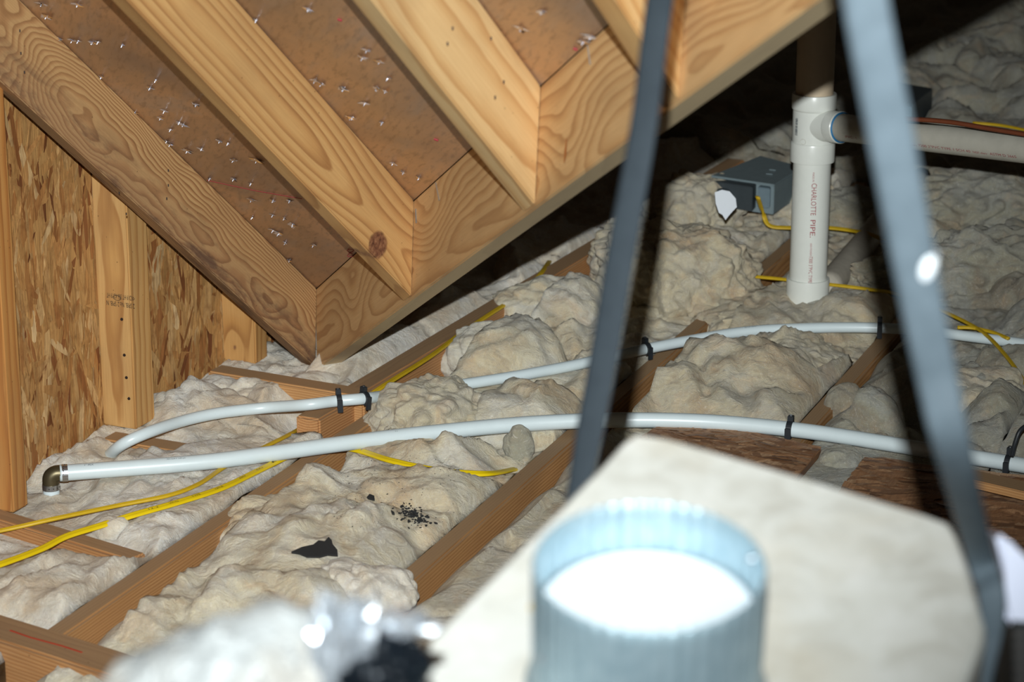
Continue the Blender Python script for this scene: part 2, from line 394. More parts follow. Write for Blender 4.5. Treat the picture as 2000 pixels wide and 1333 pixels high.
# local frame of the roof plane: x up along the valley, y up along the rafters
Sn = N
def on_roof(x, y, off=0.0): return ptp(x, y, T0, N) - N*off
Ru = -Rd
a0 = T0 + Vd*(-.06); a1 = T0 + Vd*4.3
off = N*.001
quad = [a0, a1, a1 + Ru*1.6, a0 + Ru*3.4]
bm = bmesh.new(); low = [bm.verts.new(p + off) for p in quad]; hi = [bm.verts.new(p + off + N*.012) for p in quad]
bm.faces.new(low); bm.faces.new(hi[::-1])
for i in range(4): bm.faces.new((low[i], hi[i], hi[(i+1) % 4], low[(i+1) % 4]))
MR = frame(T0, Vd, Ru); bm.transform(MR.inverted())
ceil = bm_obj('ceiling', bm, M['sheath'], M=MR); tag(ceil, None, None, kind='structure')

# rafters
PL = .165; dR = PL*abs(Rh.dot(Rd))
valley_cut = (P0, Vn)
RAF = [
 ((620, 565), 2.6, wood('rafter_pine_dark', S(206, 168, 116), S(176, 130, 86), S(128, 86, 52), dens=250, cy=.05, cz=-.055, ty=-.012, tz=.012, warp=.028,
     knots=((1.42, -.065, .035, .055, 0), (.65, -.06, .03, -.03, 0)), stain=.8, seed=2),
  'dark-grained sloping rafter with a swirling knot figure, leftmost rafter over the board wall'),
 ((812, 395), 2.4, wood('rafter_pine_plain', S(220, 178, 118), S(204, 156, 98), S(156, 108, 64), dens=85, cy=.04, cz=-.055, ty=.010, warp=.014, wscale=1.2,
     knots=((2.35, -.108, .050, .03, 1),), seed=4),
  'plain pale rafter with a round brown knot near its lower tip'),
 ((1055, 165), 2.0, wood('rafter_pine_cathedral', S(236, 206, 152), S(220, 180, 124), S(190, 140, 86), dens=46, cy=.045, cz=-.055, ty=.035, warp=.024, seed=6),
  'palest rafter with bold arched grain, its tip meeting the valley board at mid height'),
 ((1350, -90), 1.7, wood('rafter_pine_near', S(234, 200, 144), S(218, 174, 114), S(190, 138, 82), dens=60, cy=.045, cz=-.055, ty=.02, seed=8),
  'blurred rafter end at the top of the photo, partly behind the dark hanging strap'),
]
rafters = []
for i, ((sx, sy), L, mt, lab) in enumerate(RAF):
    S0 = on_roof(sx, sy)
    o = S0 + Ru*L - N*.0
    # origin on the upper end; X runs down the rafter, face at y=0 towards the camera
    r = board('rafter', o, Rd, -Rn, L, .038, dR, mt, cut1=(P0+Vn*.0005, Vn), zdir=N if True else None, bev=.0022)
    tag(r, lab, 'rafter'); rafters.append((r, S0))
# valley board
VH = .172*abs(Vh.dot(Vd))
Nv = Vector((0, 0, 1)) - Vd*Vd.z; Nv.normalize()
vmat = wood('valley_pine', S(226, 190, 138), S(208, 166, 114), S(168, 124, 80), dens=78, cy=.05, cz=-.09, ty=.012, tz=.02, warp=.03,
            knots=((.35, -.08, .03, .05, 0), (1.02, -.05, .035, .05, 0), (1.82, -.10, .028, .045, 0), (2.6, -.06, .03, .04, 0)), seed=11, wscale=1.6)
_t = vmat.node_tree; _b = _t.nodes['Principled BSDF']; _l = _b.inputs['Base Color'].links[0].from_socket
_tc = _t.nodes.new('ShaderNodeTexCoord'); _sx = _t.nodes.new('ShaderNodeSeparateXYZ'); _t.links.new(_tc.outputs['Normal'], _sx.inputs[0])
_g = _t.nodes.new('ShaderNodeMath'); _g.operation = 'LESS_THAN'; _g.inputs[1].default_value = -.7; _t.links.new(_sx.outputs[2], _g.inputs[0])
_g2 = _t.nodes.new('ShaderNodeMath'); _g2.operation = 'MULTIPLY'; _g2.inputs[1].default_value = .7; _t.links.new(_g.outputs[0], _g2.inputs[0])
_mx = _t.nodes.new('ShaderNodeMix'); _mx.data_type = 'RGBA'; _t.links.new(_g2.outputs[0], _mx.inputs[0]); _t.links.new(_l, _mx.inputs[6]); _mx.inputs[7].default_value = S(206, 192, 158); _t.links.new(_mx.outputs[2], _b.inputs['Base Color'])
vb = board('valley_board', T0 - Vd*.0, Vd, -Vn, 4.3, .038, VH, vmat, cut0=(P0 - Vd*.006, Rn), zdir=Nv, clip=(Vector((0, 0, .004)), Z), bev=.0022)
tag(vb, 'wide valley board rising from the insulation to the top right, the rafters end against it', 'valley board')
# dark second edge behind the valley board (backing strip against the black)
vb2 = board('backing_board', T0 - Vn*.046 + Vd*.25, Vd, -Vn, 4.0, .03, VH*.86, wood('backing_pine', S(150, 112, 72), S(130, 92, 56), S(96, 64, 38), seed=21), zdir=Nv, clip=(Vector((0, 0, .03)), Z))
tag(vb2, 'shadowed backing board hidden close behind the wide valley board', 'board')

# nail tips and torn splinters poking through the sheathing (parts of the ceiling)
tips = [(233,22),(434,24),(259,92),(325,215),(402,225),(436,228),(515,235),(548,232),(682,250),(300,424),(566,427),(836,490),(868,447),(1095,582),(752,628),(917,618),(895,657),(1000,682),(1022,694),(950,722),(930,785),(948,805),(1043,842),(1125,828),(1225,785),(1270,800),(1300,893),(1430,897),(1170,995),(1302,998),(1398,1025),(1402,1115),(1522,1118),(1615,1120),(1405,1212),(1520,1200),(1585,1215),(1632,1250),(1520,1287),(1550,1305)]
tips = [(x/2.854, y/2.854) for x, y in tips if y > 0]
tips2 = [(557,474),(612,479),(572,440),(545,455),(566,508)]
tips3 = [(1040,110),(1720,50),(1430,110),(1755,450),(1790,468),(1912,495),(1955,655)]
tips3 = [(x/2.854, y/2.854) for x, y in tips3 if x > 1400]
tz2 = [(190,280),(165,322),(262,342),(305,437),(245,492),(295,505),(62,495),(180,575),(110,655),(275,685),(335,910),(395,960),(480,990),(1050,160),(1165,65),(1437,205),(1395,235)]
tips4 = [(650+x/2.854, y/2.854) for x, y in tz2]
gl = plain('bright_nail', S(235, 240, 255), .22, metal=.7, mott=.1, sc=300); spm = plain('torn_splinter', S(226, 170, 104), .6, mott=.25, sc=200)
dk = plain('dark_splinter', S(60, 40, 26), .8)
rs = random.Random(5)
def splinter(bm, c, L, wd, ang, lift, Hx, Hy):
    x = (Hx*math.cos(ang)+Hy*math.sin(ang)).normalized(); y = N.cross(x).normalized()
    tip = c + x*L*.5 - N*lift; a = c - x*L*.5; m1 = c + y*wd*.5 - N*lift*.3; m2 = c - y*wd*.5 - N*lift*.3; top = c - N*(lift*.9) + x*L*.1
    vs = [bm.verts.new(p) for p in (a, m1, tip, m2, top)]
    for f in ((0, 1, 4), (1, 2, 4), (2, 3, 4), (3, 0, 4)): bm.faces.new([vs[k] for k in f])
for (x, y) in tips+tips2+tips3+tips4:
    c = on_roof(x, y, -.0005)
    bm = bmesh.new(); k = rs.random()
    q = Matrix.Translation(c - N*.003) @ (N*-1).rotation_difference(Vector((0,0,1))).inverted().to_matrix().to_4x4()
    bmesh.ops.create_cone(bm, cap_ends=True, segments=6, radius1=.0013, radius2=.0005, depth=.006, matrix=q)
    nf = len(bm.faces)
    Hx = (on_roof(x+8, y)-on_roof(x, y)).normalized(); Hy = (on_roof(x, y-8)-on_roof(x, y)).normalized(); ks = 1.5+1.8*rs.random()**2
    for _ in range(rs.choice((3, 4, 5))): splinter(bm, c + Hx*rs.uniform(-.005, .005) + Hy*rs.uniform(-.003, .003), rs.uniform(.006, .015)*ks, rs.uniform(.002, .006)*ks, rs.uniform(-.5, .4) + (1.4 if rs.random() < .3 else 0), rs.uniform(.001, .005), Hx, Hy)
    me = bpy.data.meshes.new('nail_tip'); bm.to_mesh(me); bm.free()
    o = link('nail_tip', me, [gl, spm, dk], ceil)
    for i, p in enumerate(me.polygons): p.material_index = 0 if (i < nf or rs.random() < .42) else (2 if rs.random() < .2 else 1)
# red chalk line and pencil number on the sheathing
bm = bmesh.new()
for (x0, y0), (x1, y1) in (((405, 352), (590, 388)),):
    sweep_bm(bm, [on_roof(x0, y0, .0006), on_roof((x0+x1)/2, (y0+y1)/2+2, .0006), on_roof(x1, y1, .0006)], circ(.0007, 5))
for (x, y) in ((664, 38), (852, 272), (1124, 95)):
    sweep_bm(bm, [on_roof(x-4, y-1, .0006), on_roof(x+4, y+2, .0006)], circ(.0016, 5))
def loop8(cx, cy, r): return [on_roof(cx+r*math.sin(2*t)*1.1, cy+r*math.cos(t)*1.2, .0006) for t in [i/16*2*math.pi for i in range(17)]]
sweep_bm(bm, loop8(685, 494, 6), circ(.0007, 4))
bm_obj('red_chalk_mark', bm, M['ink_red'], ceil)

# wall studs
def stud(arris, dep, th, ztop, mat, lab, zb=0.0):
    p = ptz(arris[0], arris[1], zb); u, v = touv(p)
    # X up, board origin at wall side near face
    d = v-(VW+.0035)
    o = uv(u, v, zb)
    b = board('wall_stud', o, Z, U, ztop-zb, th, d, mat, zdir=V, bev=.003)
    tag(b, lab, 'stud'); return b, u, v
st2, u2, v2 = stud((266, 840), .07, .07, 1.5, M['stud'], 'vertical wall stud with a black inked grade stamp and four nail heads')
st1, u1, v1 = stud((27, 1003), .09, .045, 1.6, M['stud_b'], 'vertical stud at the left edge of the photo, ending on the low cross block')
st3, u3, v3 = stud((500, 712), .06, .05, 1.2, wood('stud_pine_knot', S(204, 158, 98), S(188, 138, 78), S(140, 92, 48), dens=60, cy=.05, cz=-.05, seed=25, knots=((.03, -.05, .014, .02, 1),)), 'short visible stud behind the dark-grained rafter, small dark knot near its foot')
# nails + stamp on stud 2: near face (normal -U) at u=u2
def on_plane(x, y, p0, n): return ptp(x, y, p0, n)
pf = uv(u2, 0, 0)
for (x, y) in ((238, 624), (243, 694), (247, 738), (252, 779)):
    c = on_plane(x, y, pf, U) - U*.0004
    bm = bmesh.new(); bmesh.ops.create_cone(bm, cap_ends=True, segments=12, radius1=.0032, radius2=.0028, depth=.002, matrix=frame(c, V, Z, -U))
    bm_obj('nail', bm, M['nailhead'], st2)
def put_text(s, size, M4, mat, parent, w=None, bend=None, sx=1.0):
    me = text_mesh(s, size); co = np.empty(len(me.vertices)*3); me.vertices.foreach_get('co', co); co = co.reshape(-1, 3)
    wd = co[:, 0].max()-co[:, 0].min(); co[:, 0] -= co[:, 0].min()
    if w: co[:, 0] *= w/wd
    if bend:   # bend: radius; text x along axis, y wraps
        a = co[:, 1]/bend; co[:, 1] = np.sin(a)*bend; co[:, 2] = np.cos(a)*bend
    me.vertices.foreach_set('co', co.ravel()); me.update(); me.materials.clear()
    return link('lettering', me, mat, parent, M4)
pa = on_plane(264, 594, pf, U) - U*.0008; pb = on_plane(264, 606, pf, U) - U*.0008
# upside down lettering: x runs to the left in the picture
put_text('<KD19 HT 386 KD19 HT', .0135, frame(pa + Z*.0, -V, U, -Z) @ Matrix.Rotation(math.pi/2, 4, 'X') if False else frame(on_plane(263, 579, pf, U)-U*.0008, -V, -Z, -U), M['ink_black'], st2, w=.062)
put_text('2 SPIB. No.2 SPIB. N', .0135, frame(on_plane(263, 594, pf, U)-U*.0008, -V, -Z, -U), M['ink_black'], st2, w=.062)
bm = bmesh.new()
oc = on_plane(229, 582, pf, U)-U*.0009
sweep_bm(bm, [oc + V*.0085*math.cos(t) + Z*.0048*math.sin(t) for t in [i/20*2*math.pi for i in range(21)]], circ(.0005, 4), up=U)
bm_obj('stamp_ring', bm, M['ink_black'], st2)

# staples / nails on rafters and valley (parts)
def on_valley(x, y): return ptp(x, y, P0, Vn) + Vn*.001
def stickpart(name, pts, r, mat, parent):
    bm = bmesh.new(); sweep_bm(bm, pts, circ(r, 6), up=Vn); return bm_obj(name, bm, mat, parent)
stickpart('staple', [on_valley(852, 357), on_valley(859, 392)], .0012, M['steel'], vb)
stickpart('staple', [on_valley(813, 408), on_valley(814, 436)], .0012, M['steel'], vb)
stickpart('staple', [on_valley(1149, 88), on_valley(1154, 126)], .001, M['steel'], vb)
bm = bmesh.new(); bmesh.ops.create_icosphere(bm, subdivisions=2, radius=.003, matrix=Matrix.Translation(on_valley(1153, 71))); bm_obj('nail', bm, M['steel'], vb)
Rface = lambda i, x, y: ptp(x, y, rafters[i][1], Rn) + Rn*.0008
for i, pts in ((0, ((38,60),(40,104),(47,141),(328,333),(328,362),(325,388),(246,418),(232,377))), (2, ((883,55),(873,85),(958,75),(966,190),(983,160)))):
    for (x, y) in pts:
        c = Rface(i, x, y); bm = bmesh.new(); sweep_bm(bm, [c-Z*.0022, c+Z*.0022], circ(.0011, 6), up=Rn); bm_obj('staple', bm, M['nailhead'], rafters[i][0])
# wood defects on the valley board : resin pockets
pitch = plain('resin', S(168, 96, 40), .3, mott=.2)
for pts in (((1108, 272), (1105, 300), (1103, 318)),):
    bm = bmesh.new(); sweep_bm(bm, [on_valley(*p) for p in pts], circ(.005, 8, .0008), up=Vn, scale=lambda t: math.sin(math.pi*(t*.8+.1))); bm_obj('resin_pocket', bm, pitch, vb)

# =================================================================== JOISTS
def joist(pu0, pv0, pu1, pv1, ztop, mat, lab, h=.15, th=.038, name='ceiling_joist', cat='joist', bev=.004):
    a = uv(pu0, pv0, ztop); b = uv(pu1, pv1, ztop)
    d = (b-a)
    o = board(name, a, d, V, d.length, th, h, mat, zdir=Z, bev=bev); tag(o, lab, cat); return o
j1 = joist(2.98, -2.165, 4.27, -2.196, 0, M['joist'], 'long bare joist running up from the lower left, its near end behind a cross block')
j1f = joist(4.075, -2.268, 6.5, -2.248, .03, M['joist_b'], 'raised joist end with visible end grain between the two white pipes', th=.052)
j2 = joist(2.9, -1.742, 6.5, -1.886, 0, wood('joist_grey', S(204, 158, 106), S(184, 134, 82), S(140, 96, 56), dens=190, cy=-.05, cz=.03, top=S(150, 126, 98), seed=13, warp=.01, wscale=1.4), 'joist in the middle of the floor with a splintered edge beside the black debris')
j3 = joist(3.0, -1.345, 8.2, -1.54, 0, wood('joist_tan', S(204, 158, 104), S(184, 134, 82), S(140, 94, 56), dens=190, cy=-.05, cz=.03, top=S(150, 126, 98), seed=17, warp=.01, wscale=1.4), 'joist carrying the corner of the floor panels and crossing under the right pipe clamps')
def cross(pa, pb, ztop, th, h, mat, lab, off=0):
    a = ptz(*pa, ztop); b = ptz(*pb, ztop); d = b-a; side = d.cross(Z).normalized()
    if side.y > 0: side = -side
    o = board('blocking', a, d, side, d.length, th, h, mat, zdir=Z, bev=.004); tag(o, lab, 'block'); return o
cross((-160, 945), (286, 1080), 0.002, .04, .085, M['joist_b'], 'low cross block under the foot of the leftmost stud, a yellow cable lying over it')
cross((-160, 1150), (330, 1300), .024, .075, .11, M['joist_b'], 'cross block in the bottom left corner with a thin red crayon line')
cross((225, 842), (470, 882), -.004, .05, .085, M['joist'], 'thin cross block under the foot of the stamped stud, half buried')
cross((432, 712), (735, 762), .036, .05, .085, M['joist'], 'cross block with orange end grain under the tip of the dark-grained rafter')
cross((868, 632), (960, 648), -.01, .04, .06, M['joist_b'], 'small wood block glimpsed in the shade under the valley board')
# red crayon line on block b
cb = [o for o in C.objects if o.name == 'blocking.001'][0]
bm = bmesh.new(); sweep_bm(bm, [ptz(x, y, .0246) for x, y in ((20, 1232), (60, 1246), (120, 1262), (160, 1275))], circ(.0022, 5, .0006)); bm_obj('crayon_line', bm, plain('red_crayon', S(196, 70, 44), .7, mott=.2), cb)

# =================================================================== PIPES (white supply pipes)
PZ = .036
pexA_px = [(196, 912), (212, 892), (240, 868), (290, 845), (360, 822), (430, 807), (520, 797), (600, 791), (655, 784), (711, 779), (770, 771), (900, 752), (1020, 733), (1140, 710), (1262, 682), (1400, 656), (1480, 646), (1560, 642), (1640, 640), (1718, 641), (1800, 646), (1880, 656), (2000, 672), (2120, 690)]
pexB_px = [(116, 925), (250, 915), (400, 903), (520, 888), (640, 871), (770, 854), (900, 840), (1020, 829), (1130, 823), (1220, 821), (1320, 822), (1420, 827), (1543, 839), (1640, 852), (1740, 868), (1850, 886), (1970, 905), (2060, 920), (2160, 935)]
zA = lambda x: .050 if 560 < x < 760 else (.0 if x < 205 else .036)
pathA = catmull([ptz(x, y, [-.06, -.02, .02, .036][min(i, 3)] if i < 4 else (.052 if 560 < x < 760 else .034)) for i, (x, y) in enumerate(pexA_px)], 8)
pathB = catmull([ptz(x, y, .03) for x, y in pexB_px], 8)
RA, RB = .0112, .0145
pa_ = empty('water_pipe', pathA[0], 'thinner white plastic water pipe, the upper and farther of the two curved runs', 'pipe')
tube('pipe', pathA, RA, M['pex'], pa_, 24)
pb_ = empty('water_pipe', pathB[0], 'thicker white plastic water pipe ending in a brass elbow at the left', 'pipe')
def rB(t): return 1.02 if t < .55 else 1.02 - .12*(t-.55)
tube('pipe', pathB, RB, M['pex'], pb_, 24, scale=rB)
# elbow
e0 = pathB[0]; dB = (pathB[3]-pathB[0]).normalized()
dn = Vector((0, 0, -1))
el = catmull([e0 + dB*.004, e0 - dB*.006, e0 - dB*.0135 - Z*.004, e0 - dB*.016 - Z*.010, e0 - dB*.016 - Z*.020], 8)
bm = bmesh.new(); sweep_bm(bm, el, circ(.0148, 24), up=V.cross(dB) if False else dB.cross(Z)); elb = bm_obj('elbow', bm, M['brass'], pb_, smooth=True)
def ring(name, c, ax, r, wd, th, mat, parent):
    bm = bmesh.new(); q = Vector((0, 0, 1)).rotation_difference(ax).to_matrix().to_4x4(); Mx = Matrix.Translation(c) @ q
    lathe_bm(bm, [(r, -wd/2), (r+th, -wd/2), (r+th, wd/2), (r, wd/2), (r, -wd/2)], 32, Mx)
    return bm_obj(name, bm, mat, parent)
rg1 = ring('crimp_ring', e0 + dB*.0095, dB, RB, .0105, .0012, M['steel'], pb_)
tube('pipe_end', [e0 + dB*.001, e0 + dB*.006], RB*1.04, M['pex'], pb_)
rg2 = ring('crimp_ring', e0 - dB*.016 - Z*.024, Z, RB, .0105, .0012, M['steel'], pb_)
tube('riser', [e0 - dB*.016 - Z*.018, e0 - dB*.016 - Z*.19], RB, M['pex'], pb_, up=U)
for k in range(5):
    for rg, ax, c in ((rg1, dB, e0 + dB*.0095), (rg2, Z, e0 - dB*.016 - Z*.024)):
        a = -1.2 + k*.5; side = ax.cross(U if abs(ax.z) > .5 else Z).normalized(); up_ = side.cross(ax)
        if abs(ax.z) < .5 and up_.z < 0: up_ = -up_
        if abs(ax.z) > .5 and side.y > 0: side = -side
        nrm = (side*math.cos(a) + up_*math.sin(a)) if abs(ax.z) > .5 else (up_*math.cos(a+.6) + Vector((0, -1, 0))*math.sin(a+1.2)).normalized()
        bm = bmesh.new(); bmesh.ops.create_uvsphere(bm, u_segments=8, v_segments=6, radius=.0011, matrix=Matrix.Translation(c + nrm*(RB+.0012)))
        bm_obj('dimple', bm, M['nailhead'], rg)
# tiny dark print on the pipes
def print_on(path, i0, s, size, parent, r, mat=M['ink_grey'], ang=.5, flip=False):
    p = path[i0]; t = (path[i0+1]-path[i0]).normalized(); s_ = t.cross(Z).normalized(); n = s_.cross(t)
    toward = Vector((0, -1, 0)); nn = (n*math.cos(ang) + (s_ if s_.dot(toward) > 0 else -s_)*math.sin(ang)).normalized()
    y = nn.cross(t).normalized()
    if y.z < 0: y = -y; 
    Mx = frame(p, t, y, t.cross(y)); return put_text(s, size, Mx, mat, parent, bend=r+.0004)
print_on(pathB, 3, '1" PEX', .006, pb_, RB)
print_on(pathB, 12, 'PEX SDR-9  NSF-pw', .004, pb_, RB)
print_on(pathB, 40, '|| ||', .004, pb_, RB)
print_on(pathA, 125, 'PEX 3/4  100 PSI', .004, pa_, RA)

# pipe clamps
def clamp(path, px, r, lab, tall=.012, wdt=.010, tilt=0.0):
    # nearest path point by picture column
    best = min(range(1, len(path)-1), key=lambda i: abs(1000+F*path[i].x/((path[i].y)*cp-(path[i].z-CAMH)*sp)-px))
    p = path[best]; t = (path[best+1]-path[best-1]).normalized()
    s = t.cross(Z).normalized(); n = s.cross(t).normalized()
    if s.y > 0: s = -s
    root = empty('pipe_clamp', p - n*(r+.003), lab, 'clamp', 'black clamps on the white pipes')
    bm = bmesh.new(); Mx = frame(p, t, s, n if t.cross(s).dot(n) > 0 else -n)
    up = 1 if t.cross(s).dot(n) > 0 else -1
    pr = [(math.cos(a), math.sin(a)) for a in [math.radians(d) for d in range(-60, 241, 15)]]
    for rr0, rr1 in ((r+.0003, r+.003),):
        ri = []
        for sx in (-wdt/2, wdt/2):
            ri.append([[bm.verts.new(Mx @ Vector((sx, c*q, up*d*q))) for c, d in pr] for q in (rr0, rr1)])
        for k in range(len(pr)-1):
            bm.faces.new((ri[0][1][k], ri[0][1][k+1], ri[1][1][k+1], ri[1][1][k])); bm.faces.new((ri[0][0][k], ri[1][0][k], ri[1][0][k+1], ri[0][0][k+1]))
            for z_ in (0, 1): bm.faces.new((ri[z_][0][k], ri[z_][0][k+1], ri[z_][1][k+1], ri[z_][1][k]))
        for k in (0, -1): bm.faces.new((ri[0][0][k], ri[0][1][k], ri[1][1][k], ri[1][0][k]))
    bm_obj('band', bm, M['black'], root)
    bm = bmesh.new(); box_bm(bm, Vector((0, -.004, up*(r+tall/2))), (wdt, .012, tall), Mx, .001); box_bm(bm, Vector((0, r+.004, -up*.006)), (wdt*1.05, .0055, .026), Mx, .001)
    bm_obj('post', bm, M['black'], root)
    bm = bmesh.new(); bmesh.ops.create_cone(bm, cap_ends=True, segments=10, radius1=.003, radius2=.0026, depth=.002, matrix=Mx @ Matrix.Translation((0, -.004, up*(r+tall+.0008)))); bm_obj('nail', bm, M['steel'], root)
clamp(pathA, 659, RA, 'left one of the two close black clamps on the thinner white pipe')
clamp(pathA, 711, RA, 'right one of the two close black clamps on the thinner white pipe')
clamp(pathA, 1262, RA, 'black clamp on the thinner white pipe just right of the dark strap')
clamp(pathA, 1718, RA, 'black clamp on the thinner white pipe just left of the grey strap')
clamp(pathB, 1543, RB*.96, 'black clamp on the thicker white pipe above the floor panel corner', wdt=.011)
clamp(pathB, 1970, RB*.94, 'black clamp on the thicker white pipe at the right edge, a black cord above it', tall=.016)

# =================================================================== CABLES
def cable_prof(w_, h_): return [(math.cos(a)*w_*(1 if True else 0), math.sin(a)*h_*(1.0 - .28*math.exp(-(math.cos(a)*5)**2)) ) for a in [2*math.pi*i/28 for i in range(28)]]
CABZ = .022; cablepaths = []
def cable(px, z, lab, mat, w_=.0062, h_=.0034, group='yellow cables on the attic floor', name='electrical_cable', twist=0):
    zs = z if isinstance(z, (list, tuple)) else [z]*len(px)
    path = catmull([ptz(x, y, zz) for (x, y), zz in zip(px, zs)], 8)
    cablepaths.append(path)
    return tag(tube(name, path, 0, mat, prof=cable_prof(w_, h_), up=Vector((0, -.45, 1)).normalized()), lab, 'cable', None), path
c1, cp1 = cable([(-60, 1050), (30, 1031), (110, 1013), (230, 988), (330, 968), (390, 945), (440, 912), (520, 872), (560, 852), (592, 834)], [-.01, .006, .014, .014, .018, .018, .014, .006, .0, -.02], 'thin yellow cable curving from the left cross block up under the white pipes', M['yellow_dusty'], .0045, .0034)
c2, cp2 = cable([(-60, 1122), (0, 1103), (80, 1073), (130, 1048), (200, 1026), (262, 1006), (340, 984), (430, 955), (500, 922), (560, 893), (615, 870), (690, 878), (760, 899), (830, 915), (900, 924), (960, 925), (1010, 916)], [.02, .02, .018, .02, .02, .026, .026, .022, .018, .012, .006, .012, .02, .02, .02, .012, -.02], 'bright yellow flat cable with black printing, dipping under the thick white pipe', M['yellow'], .0072, .0034)
c3, cp3 = cable([(700, 790), (745, 757), (840, 697), (900, 652), (960, 612), (1020, 573), (1045, 548), (1062, 527), (1080, 500)], [.02, .036, .034, .03, .03, .03, .03, .03, .0], 'yellow cable lying along the raised joist under the valley board', M['yellow_dusty'], .006, .0034)
c4, cp4 = cable([(1415, 530), (1440, 537), (1530, 546), (1620, 556), (1700, 566), (1760, 577), (1860, 617), (1920, 650), (1960, 690), (1995, 738), (2020, 790)], [-.01, .03, .04, .045, .045, .045, .045, .045, .04, .03, 0], 'long yellow cable passing behind the foot of the vent stack to the right edge', M['yellow_dusty'], .0045, .0036)
c5, cp5 = cable([(1480, 385), (1490, 415), (1502, 440), (1535, 445), (1600, 444), (1660, 450), (1710, 462), (1760, 490)], [.14, .09, .06, .055, .055, .055, .055, .03], 'yellow cable dropping from the junction box and running behind the vent stack', M['yellow_dusty'], .0062, .0034)
c6, cp6 = cable([(1870, 640), (1900, 641), (1940, 650), (1970, 662)], .045, 'short yellow cable piece crossing under the longer one at the right', M['yellow_dusty'], .0045, .0034)
c7, cp7 = cable([(1900, 240), (1960, 246), (2040, 262)], .3, 'yellow cable glimpsed above the copper tube at the right edge', M['yellow_dusty'], .0045, .0034)
# cable printing
k0 = min(range(len(cp2)), key=lambda i: abs(1000+F*cp2[i].x/(cp2[i].y*cp-(cp2[i].z-CAMH)*sp)-268))
for j in range(7):
    i0 = k0+2+int(j*4.3)
    t = (cp2[i0+1]-cp2[i0]).normalized(); up_ = Vector((0, -.45, 1)).normalized(); s_ = t.cross(up_).normalized(); n_ = s_.cross(t).normalized(); y_ = -s_ if s_.y < 0 else s_
    put_text(('12-2', 'W/G', 'TYPE', 'NM-B', '600V', '(UL)', 'E')[j], .0055, frame(cp2[i0] + n_*.0036 - y_*.002, t, y_, n_), M['ink_black'], c2, w=.02)
# black cord at right edge
kp = catmull([ptd(2030, 820, 4.62), ptd(1996, 838, 4.6), ptd(1984, 862, 4.6), ptd(1976, 892, 4.61)], 8)
tag(tube('black_cord', kp, .0042, M['black']), 'black cord hanging to the clamp at the right edge of the photo', 'cord')

# =================================================================== VENT STACK
b0 = ptz(1576, 606, 0.0); vr = .0445*.93
stack = empty('vent_stack', b0, 'upright white plastic vent pipe with a side branch, standing in the insulation', 'pipe')
def zat(y):  # height on the pipe axis seen at row y
    u_ = (666.5-y)/F; # solve for z: (yw*sp+(z-H)cp)/(yw*cp-(z-H)sp)=u_
    yw = b0.y; k = u_
    return CAMH + yw*(k*cp-sp)/(cp+k*sp)
up_pipe = Matrix.Translation((b0.x, b0.y, 0))
def seg(name, prof, mat, n=48, Mx=up_pipe, parent=stack, smooth=True):
    bm = bmesh.new(); rr = lathe_bm(bm, prof, n, Mx); ob = bm_obj(name, bm, mat, parent, smooth=False)
    ob.data.polygons.foreach_set('use_smooth', [True]*len(ob.data.polygons)); 
    md = ob.modifiers.new('edge', 'EDGE_SPLIT'); md.split_angle = math.radians(35); return ob
zb1, zb2 = zat(592), zat(548)
zt1, zt2, zt3, zt4 = zat(312), zat(277), zat(212), zat(182)
seg('coupling', [(vr, zb1-.06), (vr*1.02, zb1-.06), (vr*1.02, zb1-.005), (vr*1.14, zb1-.003), (vr*1.15, zb2+.004), (vr*1.14, zb2+.006), (vr, zb2+.006)], M['pvc'])
seg('pipe', [(vr, zb1-.12), (vr, zt1+.01)], M['pvc'])
zcb = zat(575)
tee = seg('tee_fitting', [(vr, zt1-.002), (vr*1.17, zt1-.002), (vr*1.18, zt1+.004), (vr*1.18, zt2-.003), (vr*1.16, zt2), (vr*1.1, zt2+.002), (vr*1.1, zt3-.002), (vr*1.15, zt3), (vr*1.17, zt3+.003), (vr*1.17, zt4-.002), (vr*1.15, zt4), (vr, zt4)], M['pvc'])
seg('upper_pipe', [(vr*.99, zt4-.02), (vr*.99, zat(-330))], plain('pvc_tan_shade', S(206, 186, 158), .5, mott=.1, sc=20))  # tan colour stands in for the brown shade on the upper pipe
# branch
bp = Vector((b0.x, b0.y, zat(243)))
be = ptd(2060, 297, 5.02)
bd = (be-bp).normalized()
def along(a, rr): return Matrix.Translation(bp + bd*a) @ Vector((0, 0, 1)).rotation_difference(bd).to_matrix().to_4x4()
seg('branch_hub', [(vr*.95, .0), (vr*.82, vr*1.1+.004), (vr*.80, vr*1.1+.014), (.0345, vr*1.1+.016), (.0350, vr*1.1+.018), (.0350, vr*1.1+.042), (.0335, vr*1.1+.0435), (.029, vr*1.1+.0435)], M['pvc'], Mx=along(0, 0), parent=tee)
seg('glue_line', [(.0300, vr*1.1+.042), (.0334, vr*1.1+.0445), (.0300, vr*1.1+.0465)], M['blue'], Mx=along(0, 0), parent=tee)
br = seg('branch_pipe', [(.0295, vr*1.1+.03), (.0295, (be-bp).length)], M['pvc_dusty'], Mx=along(0, 0))
